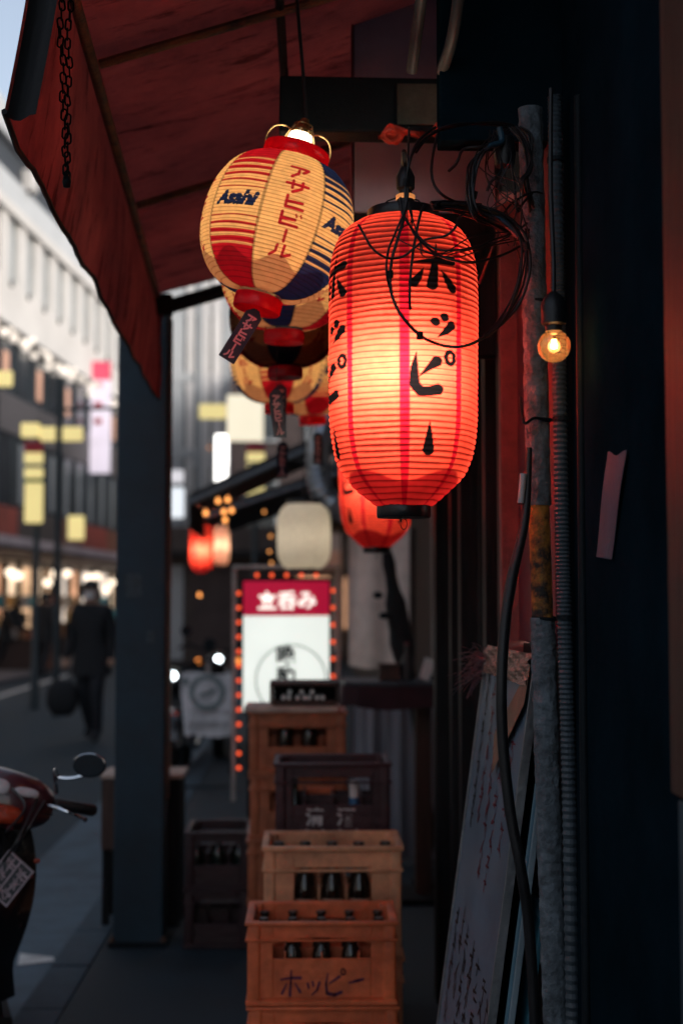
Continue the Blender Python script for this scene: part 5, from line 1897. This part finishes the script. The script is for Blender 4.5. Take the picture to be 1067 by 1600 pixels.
pC, _ = person(W(8, 1046, 22.0), R(80), 'person in dark clothes bending over a stall across the street', {'chest': (0, -.14, 1.30), 'neck': (0, -.2, 1.42), 'head0': (0, -.25, 1.47), 'head1': (0, -.30, 1.54), 'head2': (0, -.31, 1.60), 'shL': (.17, -.16, 1.36), 'shR': (-.17, -.16, 1.36), 'elL': (.2, -.25, 1.1), 'elR': (-.2, -.25, 1.1), 'wrL': (.16, -.42, 1.0), 'wrR': (-.16, -.42, 1.0), 'haL': (.15, -.50, .98), 'haR': (-.15, -.50, .98)}, 1.7)
pC.location.z = -.1
stl = thing('goods_stall', 'low dark stall with small boxes in front of the lit shops across the street', 'stall', (W(22, 1044, 22.2).x, W(22, 1044, 22.2).y, -.1))
MB().bx(-.75, .75, -.3, .3, .72, .76).build('counter', MT['darkwood'], stl, bevel=.01)
MB().bx(-.72, .72, -.28, -.25, .05, .715).build('front_panel', mat('stall_brown', (.05, .03, .028), .8, var=.3), stl)
for x in (-.7, .7):
    for y in (-.24, .26):
        MB().bx(x - .03, x + .03, y - .02, y + .02, 0, .715).build('leg', MT['darkwood'], stl)
for (x, cm, lab) in ((-.5, (.05, .25, .32), 'teal box on the low dark stall'), (-.1, (.5, .42, .4), 'pale box on the low dark stall'), (.35, (.35, .13, .07), 'reddish box on the low dark stall')):
    o = thing('goods_box', lab, 'box', stl.location + Vector((x, 0, .761)))
    MB().bx(-.14, .14, -.12, .12, 0, .2).build('box', mat('box_' + lab.split()[0], cm, .7, var=.2), o, bevel=.01)
    MB().bx(-.145, .145, -.125, .125, .201, .23).build('lid', mat('lid_' + lab.split()[0], tuple(c_ * .8 for c_ in cm), .7, var=.2), o, bevel=.01)
bl_ = thing('striped_bollard', 'short reddish brown bollard with ridges between the two walkers', 'bollard', (W(84, 1032, 22).x, W(84, 1032, 22).y, -.1))
MB().lathe([(0, 0), (.13, 0), (.13, .7), (.1, .74), (0, .75)], 14).build('post', mat('bollard_brown', (.28, .13, .09), .7, var=.3), bl_, smooth=True)
for k_ in range(4):
    MB().lathe([(.131, .12 + .16 * k_), (.15, .13 + .16 * k_), (.15, .18 + .16 * k_), (.131, .19 + .16 * k_)], 14).build('ridge', mat('bollard_dark', (.1, .05, .04), .7, var=.3) if k_ == 0 else bpy.data.materials['bollard_dark'], bl_)

# ------------------------------------------------------------------ moped parked at the kerb
def mp_(px, py, d):
    return W(px, py, d)


mo = thing('moped', 'small dark red moped parked in the gutter with a chrome-armed round mirror', 'moped', (W(-48, 1300, 3.05).x, W(-48, 1300, 3.05).y, -.096))
mb0 = mo.location.copy()


def ml(px, py, d):
    return W(px, py, d) - mb0


PATCH = mat('pale_patch_plastic', (.5, .46, .48), .4, var=.3, scale=20)
ORL = mat('orange_lens', (.30, .035, .012), .15, var=.3, scale=14, bump=.3)
# steering head cover, two shells
def blob(c, s, n=20, k=14, p=2.4):
    V = MB()

    def fn(u, v):
        a, b = 2 * math.pi * u, math.pi * (v - .5)
        sp = lambda t, e: math.copysign(abs(t) ** e, t)
        e = 2 / p
        return (c[0] + s[0] * sp(math.cos(a), e) * sp(math.cos(b), e), c[1] + s[1] * sp(math.sin(a), e) * sp(math.cos(b), e), c[2] + s[2] * sp(math.sin(b), e))
    V.grid(fn, n, k, closed_u=True)
    return V


hc = ml(-30, 1240, 3.0)
b = blob((0, 0, 0), (.215, .10, .085), p=2.8)
b.build('handlebar_cover', DRED, mo, loc=hc, rot=(R(-14), R(12), 0), smooth='all')
MB().lathe([(0, .018), (.05, .012), (.068, 0), (.07, -.03), (0, -.031)], 24).build('headlight', HEADOFF, mo, loc=hc + Vector((-.02, -.105, -.01)), rot=(HALFPI, 0, 0), smooth=True)
for (x, z, s, m, nm) in ((.075, .035, (.03, .008, .022), PATCH, 'pale_patch'), (.15, .02, (.035, .008, .013), PATCH, 'pale_patch'), (.09, -.042, (.055, .02, .028), ORL, 'turn_signal'), (.025, -.04, (.022, .016, .03), MT['chrome'], 'chrome_trim')):  # small pale patches, orange lens and chrome on the cover
    blob((0, 0, 0), s).build(nm, m, mo, loc=hc + Vector((x, -.098 + .12 * abs(x) ** 1.6, z - .03 * x)), rot=(R(-14), R(12), R(14)), smooth='all')
g0, g1 = ml(84, 1255, 3.0), ml(150, 1267, 3.05)
MB().tube([ml(40, 1247, 3.0), g0], .012, 10).build('bar', MT['black'], mo, smooth=True)
MB().tube([g0, g0.lerp(g1, .05), g0.lerp(g1, .5), g0.lerp(g1, .94), g1], [.014, .0175, .0165, .0178, .012], 12).build('grip', MT['rubber'], mo, smooth=True)
MB().tube(spline([ml(75, 1259, 2.94), ml(92, 1263, 2.92), ml(115, 1272, 2.92), ml(134, 1281, 2.95)], 6), [.005] * 12 + [.0045] * 6 + [.0075], 8).build('brake_lever', MT['chrome'], mo, smooth=True)
st0 = ml(87, 1221, 3.0)
MB().tube(spline([ml(89, 1240, 3.0), ml(87, 1221, 3.0), ml(86, 1203, 2.98), ml(92, 1214, 2.98), ml(112, 1216, 2.98), ml(134, 1211, 2.98)], 7), .0055, 8).build('mirror_arm', MT['chrome'], mo, smooth=True)
mi = ml(141, 1197, 2.96)
mh = MB().lathe([(0, -.014), (.03, -.013), (.046, -.004), (.048, .004), (.044, .008), (.0, .0085)], 28, M=Matrix.Diagonal((1.0, .70, 1))).build('mirror', MT['black'], mo, loc=mi, rot=(R(68), R(6), R(-6)), smooth=True)
MB().tube([(.0475 * math.cos(a), .0475 * .70 * math.sin(a), .006) for a in np.linspace(.4, 2.9, 20)], .0032, 6).build('chrome_rim', MT['chrome'], mh, smooth=True)
# front fork, fender, wheel, leg shield, body, seat
fx = hc.x - .02
for s in (-.035, .035):
    MB().tube([(fx + s, hc.y + .02, hc.z - .08), (fx + s, hc.y - .12, .24)], .013, 10).build('fork', MT['black'], mo, smooth=True)
wheel(mo, .20, .045, (fx, hc.y - .14, .245), 'black')
mb = MB()
mb.grid(lambda u, v: (fx + (-.075 + .15 * v), hc.y - .14 - .265 * math.cos(R(5 + 150 * u)), .245 + .265 * math.sin(R(5 + 150 * u)) - .03 * abs(2 * v - 1) ** 2), 18, 8)
mb.build('front_fender', MT['blackmatte'], mo, smooth='all')
mb = MB()
mb.grid(lambda u, v: (hc.x - .04 + (.09 + .08 * math.sin(math.pi * min(1, .18 + v))) * (2 * u - 1), hc.y + .07 + .12 * (abs(2 * u - 1) ** 2) + .10 * v - .05 * math.sin(math.pi * v), hc.z - .07 - .58 * v), 24, 20)
mb.build('leg_shield', BKP, mo, smooth='all')
pc = ml(14, 1372, 2.92)
pt = MB()
pt.bx(-.062, .062, -.004, .004, -.048, .048)
pl_ = pt.build('number_plate', mat('plate_dark', (.02, .025, .03), .5, var=.3), mo, loc=pc, rot=(R(-8), R(-52), R(-4)), bevel=.002)
PKL = mat('plate_pale', (.36, .28, .31), .5, var=.3, scale=30)
mb = MB()
for (xa_, xb_, za2, zb2_) in ((-.062, .062, .043, .048), (-.062, .062, -.048, -.043), (-.062, -.057, -.0428, .0428), (.057, .062, -.0428, .0428), (-.0565, .0565, -.003, .002)):
    mb.bx(xa_, xb_, -.0062, -.0042, za2, zb2_)
mb.build('plate_rim', PKL, pl_)
for (x0_, z0_, n) in ((-.032, .022, 3), (-.034, -.022, 3)):
    for k_ in range(n):
        s_ = scribble(pl_, 0, 0, 0, 0, 2, .03, PKL, 'plate_mark')
        s_.location = (x0_ + .033 * k_, -.0055, z0_)
        s_.rotation_euler = (HALFPI, 0, 0)
mb = MB()
mb.box((hc.x - .12, hc.y + .42, .26), (.24, .42, .07), (0, 0, R(16)))
mb.build('footboard', MT['blackmatte'], mo, bevel=.02, smooth=True)
blob((0, 0, 0), (.13, .42, .20)).build('rear_body', DRED, mo, loc=(hc.x - .26, hc.y + .90, .44), rot=(0, 0, R(16)), smooth='all')
blob((0, 0, 0), (.14, .36, .07)).build('seat', TYRE, mo, loc=(hc.x - .26, hc.y + .88, .66), rot=(0, 0, R(16)), smooth='all')
wheel(mo, .20, .05, (hc.x - .32, hc.y + 1.10, .245), 'black')
MB().tube([(hc.x - .16, hc.y + .5, .22), (hc.x - .30, hc.y + .48, .0)], .011, 8).build('side_stand', MT['black'], mo, smooth=True)
# control cables and seams
for (a_, b_, c__) in (((20, 1232, 2.9), (40, 1262, 2.82), (10, 1300, 2.86)), ((70, 1252, 2.95), (48, 1290, 2.86), (22, 1330, 2.9)), ((60, 1246, 2.96), (30, 1310, 2.84), (6, 1345, 2.88))):
    MB().tube(spline([ml(*a_), ml(*b_), ml(*c__)], 8), .004, 6).build('control_cable', MT['rubber'], mo, smooth=True)
MB().tube([hc + Vector((.217 * math.cos(a), -.006 + .102 * math.sin(a) * 1.0, -.012 - .045 * math.cos(a))) for a in np.linspace(-2.9, -.2, 26)], .0022, 5).build('cover_seam', MT['blackmatte'], mo, smooth=True)
MB().lathe([(.068, -.004), (.078, -.002), (.078, .006), (.068, .008)], 24).build('headlight_rim', MT['chrome'], mo, loc=hc + Vector((-.02, -.107, -.01)), rot=(HALFPI, 0, 0), smooth=True)
for (px, py, m) in ((16, 1294, MT['redboard']), (58, 1345, ORL), (48, 1369, MT['redboard'])):
    blob((0, 0, 0), (.009, .006, .007)).build('reflector', m, mo, loc=ml(px, py, 2.93), smooth='all')

# ------------------------------------------------------------------ street lamps with yellow panels
YEL = emit('yellow_panel_lit', (1.0, .82, .34), .46, .05, 2)
YELW = emit('pale_yellow_panel_lit', (1.0, .90, .68), .56, .04, 2)
BRED, BBLU, BGRN = mat('band_red', (.4, .01, .03), .5), mat('band_blue', (.01, .05, .12), .5), mat('band_green', (.01, .12, .03), .5)
POLE = mat('lamp_pole_paint', (.03, .045, .055), .5, var=.2)


def lamp(px, d, lab, arm, head, banner, polebase=True):
    """arm, head, banner: pixel boxes (x0, y0, x1, y1)"""
    p0 = W(px, 900, d)
    r = thing('street_lamp', lab, 'street lamp', (p0.x, p0.y, -.1), group='street lamps with yellow lit panels')

    def bxp(box, nm, m, th=.09, y=-.06, par=r):
        a, b = W(box[0], box[3], d), W(box[2], box[1], d)
        mb = MB()
        mb.bx(a.x - p0.x, b.x - p0.x, y - th / 2, y + th / 2, a.z + .1, b.z + .1)
        return mb.build(nm, m, par, bevel=.02)
    ztop = W(px, min(arm[1], head[1]) - 4, d).z + .1
    MB().lathe([(.07, 0), (.06, .6), (.05, .62), (.045, ztop), (0, ztop)], 14).build('pole', POLE, r, smooth=True)
    bxp(head, 'lamp_head', YELW if head[3] - head[1] > 50 else YEL)
    bxp(arm, 'arm_panel', YEL, .07)
    if banner:
        x0_, y0_, x1_, y1_ = banner
        H = y1_ - y0_
        t0 = y0_
        for fr, m, nm in ((.13, BRED, 'red_band'), (.14, YEL, 'yellow_band'), (.05, BBLU, 'blue_band'), (.13, YEL, 'yellow_band'), (.05, BGRN, 'green_band'), (.50, YEL, 'yellow_panel')):
            bxp((x0_, t0, x1_, t0 + H * fr - .3), nm, m, .08, -.10)
            t0 += H * fr
    return r


lamp(57, 15, 'street lamp with striped vertical banner standing left of the pillar across the road', (65, 668, 131, 690), (35, 662, 64.5, 684), (41, 692, 70, 818))
lamp(398, 18, 'street lamp with a large square yellow head, seen past the round lanterns', (312, 632, 354, 655), (355, 618, 412, 690), (386, 694, 414, 800))
lamp(-10, 13.3, 'street lamp whose yellow arm just shows at the edge above the lit shops', (-9, 581, 22, 605), (-40, 575, -9.5, 600), None)
up = thing('dark_utility_post', 'slim dark utility post with a thin cross arm across the road', 'post', (W(90, 900, 14).x, W(90, 900, 14).y, -.1))
zt3 = W(90, 590, 14).z + .1
MB().lathe([(.05, 0), (.045, zt3), (0, zt3)], 12).build('post', POLE, up, smooth=True)
za3 = W(90, 640, 14).z + .1
MB().tube([(-.1, 0, za3), (.86, 0, za3 + .03)], .025, 8).build('cross_arm', POLE, up, smooth=True)

# ------------------------------------------------------------------ the pale building across the street
P0 = Vector((-6.9, 31.9, 0))
RZ = -math.atan(170 / 2222)
fb = thing('pale_store_building', 'long pale store building with pilasters over a dark glass storey and lit shops', 'building', P0, RZ)
WHT = mat('pale_facade', (.54, .53, .53), .85, var=.12, scale=.6, bump=.05)
WHT2 = mat('pale_facade_cool', (.44, .465, .50), .8, var=.12, scale=.6, bump=.05)
GLS = mat('facade_glass', (.30, .335, .35), .2, var=.25, scale=.7, bump=.02)
DGL = mat('dark_facade_glass', (.03, .038, .048), .15, var=.4, scale=.5, bump=.02)
DGR = mat('grey_purple_band', (.12, .10, .12), .7, var=.3, scale=.8)
Y0, Y1 = -9.0, 20.0


def fx_(name, m, x0, x1, y0, y1, z0, z1, par=None, bevel=0):
    return MB().bx(x0, x1, y0, y1, z0, z1).build(name, m, par or fb, bevel=bevel)


fx_('shop_interior', mat('shop_back_wall', (.3, .2, .15), .8), -3, -2.8, Y0, Y1, 0, 2.4)
fx_('shop_ceiling', WHT, -2.79, -.01, Y0, Y1, 2.41, 2.5)
WRM = [emit('warm_shop_light_%d' % i, c_, s_ * .75, .55, 2.2) for i, (c_, s_) in enumerate((((1, .62, .36), .75), ((1, .72, .48), .9), ((1, .52, .30), .6), ((1, .85, .72), 1.0)))]
yy = Y0
i = 0
while yy < Y1 - .6:
    wv = rng.uniform(.7, 1.6)
    e = min(yy + wv, Y1)
    fx_('shop_window', rng.choice(WRM), -.30, -.26, yy + .08, e - .06, rng.choice((.75, .9, .5)), 2.28)
    fx_('shop_post', MT['darkwood'], -.28, -.14, e - .05, e + .05, 0, 2.40)
    fx_('stall_riser', mat('riser', (.05, .04, .045), .8) if i == 0 else bpy.data.materials['riser'], -.32, -.2, yy + .06, e - .055, 0, .48)
    yy = e
    i += 1
fx_('shop_canopy', DGR, -.4, 1.0, Y0, Y1, 2.52, 2.78, bevel=.02)
fx_('canopy_edge', mat('canopy_edge', (.42, .36, .40), .6, var=.2, scale=1), 1.002, 1.06, Y0, Y1, 2.60, 2.80)
SIG = [mat('shop_fascia_red', (.22, .045, .035), .6, var=.4, scale=1.5), mat('shop_fascia_brown', (.14, .06, .04), .6, var=.4, scale=1.5), mat('shop_fascia_dark', (.06, .05, .05), .6, var=.4, scale=1.5)]
yy = Y0
while yy < Y1 - .1:
    e = min(yy + rng.uniform(2, 4), Y1)
    fx_('fascia_sign', rng.choice(SIG), -.2, .04, yy, e - .03, 2.85, 3.62, bevel=.01)
    yy = e
fx_('glass_storey', DGL, -.5, -.10, Y0, Y1, 3.64, 7.55)
fx_('spandrel', mat('spandrel_brown', (.07, .064, .07), .7, var=.3, scale=.6), -.098, -.04, Y0, Y1, 5.35, 6.25)
for k_ in range(20):
    y = Y0 + .4 + k_ * 1.45
    fx_('mullion', DGL, -.097, -.01, y, y + .09, 3.66, 5.33)
    fx_('mullion', DGL, -.097, -.01, y, y + .12, 6.27, 7.5)
    if k_ > 6:
        fx_('curtained_pane', mat('curtain_pane', (.17, .19, .21), .6, var=.3) if k_ == 7 else bpy.data.materials['curtain_pane'], -.099, -.07, y + .15, y + .75, 3.75, 5.2)  # pale curtains behind the dark glass
    if k_ % 2 == 0:
        fx_('warm_pane', emit('warm_upper_pane', (.9, .5, .35), .10) if k_ == 0 else bpy.data.materials['warm_upper_pane'], -.099, -.06, y + .3, y + .8, 6.45, 7.2)
LBULB = MB().lathe([(0, -.09), (.07, -.06), (.09, 0), (.07, .06), (0, .09)], 8).mesh('soffit_lamp', emit('soffit_lamp_lit', (1.0, .90, .80), .55), smooth='all')
for k_ in range(96):
    link('soffit_lamp', LBULB, fb, (rng.uniform(-.02, .22), Y0 + .3 + k_ * .30, 7.62 + rng.uniform(-.25, .06)))
fx_('white_wall', WHT, -.5, .0, Y0, Y1, 7.72, 8.85)
fx_('soffit', WHT, -.5, .25, Y0, Y1, 7.66, 7.715)
fx_('window_band', GLS, -.5, -.12, Y0, Y1, 8.852, 10.35)
for k_ in range(20):
    y = Y0 + .2 + k_ * 1.46
    fx_('pilaster', WHT, -.118, .0, y, y + .62, 8.852, 10.35, bevel=.015)
    fx_('window_frame', WHT2, -.118, -.06, y + .98, y + 1.06, 8.852, 10.35)
    fx_('small_bracket', DGL, .001, .05, y + .7, y + .82, 8.70, 8.84)
    fx_('small_bracket', DGL, .001, .05, y + .7, y + .82, 10.36, 10.5)
fx_('cornice', WHT, -.5, .10, Y0, Y1, 10.352, 10.62, bevel=.03)
fx_('attic_wall', WHT2, -.5, .0, Y0, Y1, 10.622, 11.3)
fx_('recess', mat('roof_recess', (.03, .035, .045), .6, var=.3, scale=.7), -.9, -.05, Y0, Y1, 11.302, 12.0)
fx_('parapet', WHT2, -1.0, .12, Y0, Y1, 12.002, 12.75, bevel=.02)
fx_('roof_slab', WHT2, -9, -1.01, Y0, Y1, 12.0, 12.3)
fx_('rear_wall', DGL, -9, -8.6, Y0, Y1, 0, 11.99)
fx_('end_wall', WHT2, -8.59, -.51, Y1 - .3, Y1, 0, 11.99)
for k_ in range(3):
    o = MB().box((0, 0, .2), (.4, .5, .5)).build('roof_lamp', WHT, fb, (.0, 2 + 6 * k_, 11.35), bevel=.05)
fp = MB().bx(0, 6.0, 0, 60, -.12, .0).build('far_pavement', mat('far_paving', (.12, .115, .125), .8, var=.3, scale=2, bump=.2), None, P0 + Vector((-3.0, -12, 0)), (0, 0, RZ))
fp.scale.x = .62
fp['kind'] = 'structure'

# lamps and goods in the open shops
SLB = MB().lathe([(0, -.1), (.08, -.07), (.11, 0), (.08, .07), (0, .1)], 10).mesh('shop_lamp', emit('shop_lamp_lit', (1.0, .82, .62), 1.6), smooth='all')
GOODS = [MB().bx(-.1, .1, -.2, .2, 0, .3).mesh('display_item', mat('goods_%d' % q_, c_, .7), bevel=.02) for q_, c_ in enumerate(((.04, .2, .26), (.5, .5, .5), (.35, .06, .04), (.06, .05, .05), (.45, .3, .12)))]
for k_ in range(26):
    link('shop_lamp', SLB, fb, (rng.uniform(-.2, .5), Y0 + .5 + k_ * 1.08 + rng.uniform(-.3, .3), rng.uniform(1.75, 2.25)))
for k_ in range(48):
    link('display_item', rng.choice(GOODS), fb, (rng.uniform(-.1, .25), Y0 + .4 + k_ * .59, rng.choice((.5, .9, 1.3))), (0, 0, rng.uniform(-.3, .3)))

# hanging signs on it
def hang_sign(px0, py0, px1, py1, d, parts, name, lab, cat='sign', grp=None, th=.14):
    a, b = W(px0, py1, d), W(px1, py0, d)
    c = Vector(((a.x + b.x) / 2, a.y, a.z))
    r = thing(name, lab, cat, c, group=grp)
    w_ = (b.x - a.x) / 2
    H = b.z - a.z
    zt = H
    for fr, m, nm in parts:
        MB().bx(-w_, w_, -th / 2, th / 2, zt - H * fr + .012, zt).build(nm, m, r, bevel=.02)
        zt -= H * fr
    MB().tube([(-w_ - .03, th * .6, 0), (-w_ - .03, th * .6, H)], .03, 6).build('side_bracket', MT['steel'], r)
    return r


PKW = emit('pinkish_white_sign_lit', (.80, .72, .84), .42, .18, 1.6)
PKR = emit('red_sign_lit', (.72, .08, .15), .32, .4, 1.6)
TEA = mat('teal_sign_face', (.22, .36, .34), .5, var=.3, scale=1)
r = hang_sign(132, 565, 174, 740, 29.5, ((.17, PKR, 'red_panel'), (.20, PKW, 'white_panel'), (.28, PKW, 'white_panel'), (.35, PKW, 'white_panel')), 'vertical_shop_sign', 'tall pinkish white vertical sign with a red top beside the pillar, across the road')
for zf in (.80, .62, .47):
    blob((0, 0, 0), (.12, .02, .09)).build('red_mark', BRED, r, loc=(.02, -.085, 3.2 * zf), smooth='all')
hang_sign(146, 522, 182, 566, 33, ((1, TEA, 'panel'),), 'teal_sign', 'plain teal sign board above the tall pinkish vertical sign')
hang_sign(150, 744, 182, 790, 33, ((1, TEA, 'panel'),), 'teal_sign', 'plain teal sign board below the tall pinkish vertical sign')
hang_sign(107, 806, 132, 844, 24, ((1, YEL, 'panel'),), 'yellow_sign', 'small yellow lit sign low on the pale store, beside the pillar')
hang_sign(-6, 270, 5, 560, 24, ((1, PKW, 'panel'),), 'vertical_shop_sign', 'tall white sign cut by the edge on the pale store front')

# far buildings closing the street
CB = thing('grey_office_building', 'grey office building with narrow dark windows, seen between pillar and round lanterns', 'building', (W(305, 940, 36).x, 50, 0))
x0_, x1_ = W(255, 940, 36).x - CB.location.x, W(380, 940, 36).x - CB.location.x
G1, G2 = mat('office_grey', (.40, .425, .455), .8, var=.15, scale=.5), mat('office_pale', (.66, .65, .66), .8, var=.15, scale=.5)
MB().bx(x0_, x1_, .3, 9, 0, 22).build('wall', G1, CB)
MB().bx(x0_ - 4.5, x0_ - .01, .6, 9, 0, 17).build('side_block', G1, CB)
MB().bx(x1_ + .01, x1_ + 2.5, .6, 9, 0, 14).build('side_block', G2, CB)
for (a, b, m) in ((0.02, .24, G1), (.28, .36, G2), (.40, .46, G1), (.48, .56, G2), (.60, .72, G2), (.74, .97, G1)):
    MB().bx(x0_ + (x1_ - x0_) * a, x0_ + (x1_ - x0_) * b, .02, .298, 3.2, 22).build('pier', m, CB)
for k_ in range(6):
    for (a, b) in ((.245, .275), (.365, .395), (.565, .595)):
        MB().bx(x0_ + (x1_ - x0_) * a, x0_ + (x1_ - x0_) * b, .2, .297, 4.2 + 2.7 * k_, 6.2 + 2.7 * k_).build('window', DGL, CB)
    MB().bx(x0_ + (x1_ - x0_) * .025, x0_ + (x1_ - x0_) * .355, -.02, .015, 6.5 + 2.7 * k_, 6.8 + 2.7 * k_).build('floor_band', G1, CB)
MB().bx(x0_, x1_, -.1, .29, 0, 3.15).build('ground_floor', DGL, CB)
DB = thing('dark_corner_building', 'dark brick building closing the far end of the street behind the lanterns', 'building', (1.0, 44, 0))
DBR = mat('dark_brick', (.07, .05, .05), .8, var=.4, scale=1.2)
MB().bx(-3.4, 5, 0, 10, 0, 9.5).build('wall', DBR, DB)
for k_ in range(4):
    for j_ in range(2):
        f_ = MB().bx(-3.0 + 1.9 * k_, -1.9 + 1.9 * k_, -.06, -.002, 3.6 + 2.8 * j_, 5.2 + 2.8 * j_).build('window', G1, DB, bevel=.02)
        MB().bx(-2.92 + 1.9 * k_, -1.98 + 1.9 * k_, -.075, -.061, 3.7 + 2.8 * j_, 5.1 + 2.8 * j_).build('pane', DGL, f_)
MB().bx(-3.35, 4.9, -.5, -.02, 2.4, 3.0).build('shop_fascia', SIG[1], DB, bevel=.02)
for k_ in range(5):
    MB().bx(-3.2 + 1.6 * k_, -1.9 + 1.6 * k_, -.08, -.003, .4, 2.2).build('shop_window', WRM[2] if k_ % 2 else DGL, DB)
VW = emit('white_tube_sign_lit', (1.0, .97, .92), 2.6)
hang_sign(337, 680, 356, 757, 26, ((1, VW, 'light_panel'),), 'tube_sign', 'bright white upright light sign between pillar and round lanterns', th=.2)
WS = emit('white_box_sign_lit', (.85, .9, .95), .6)
hang_sign(264, 762, 288, 810, 22, ((1, WS, 'light_panel'),), 'box_sign', 'white box sign at the pillar edge, larger and lower of two')
hang_sign(264, 735, 287, 755, 22, ((1, emit('grey_box_sign_lit', (.8, .78, .82), .5), 'light_panel'),), 'box_sign', 'small greyish box sign at the pillar edge, above the larger white one')
RG2 = thing('far_shop_row', 'dark low shop row with grey shutters behind the small far red lantern', 'building', (W(300, 940, 24).x, W(300, 940, 24).y, 0))
MB().bx(-1.3, 2.4, .0, 6, 0, 3.2).build('wall', mat('row_brown', (.08, .06, .055), .8, var=.4, scale=1.4), RG2)
for k_ in range(3):
    MB().bx(-1.2 + 1.2 * k_, -.2 + 1.2 * k_, -.05, -.002, .1, 2.3).build('shutter', G1 if k_ == 0 else DBR, RG2)
MB().bx(-1.35, 2.45, -.6, -.06, 2.5, 2.62).build('canopy', MT['blackmatte'], RG2)

# the street goes on unseen: buildings over the road, added to cut sky light
for (y0_, ln_, h_, cm) in ((-13.5, 17, 6, (.22, .22, .23)), (4, 17, 12.5, (.24, .23, .23))):
    o = thing('added_street_building', ('low grey building added unseen across the road', 'tall brownish grey building added unseen next to the pale store')[(-13.5, 4).index(y0_)], 'building', (-8.3, y0_, 0))
    m_ = mat('street_wall_%d' % ln_ + str(int(h_ * 2)), cm, .8, var=.2, scale=.5)
    MB().bx(-7, 0, 0, ln_, 0, h_).build('wall', m_, o)
    for f_ in range(3 if h_ > 9 else 0):
        for k_ in range(6):
            MB().bx(-.02, .03, .8 + 2.6 * k_, 2.4 + 2.6 * k_, 3.8 + 2.9 * f_, 5.4 + 2.9 * f_).build('window', DGL, o)
    MB().bx(-.02, .6, .2, ln_ - .2, 2.7, 3.0).build('canopy', DGR, o)
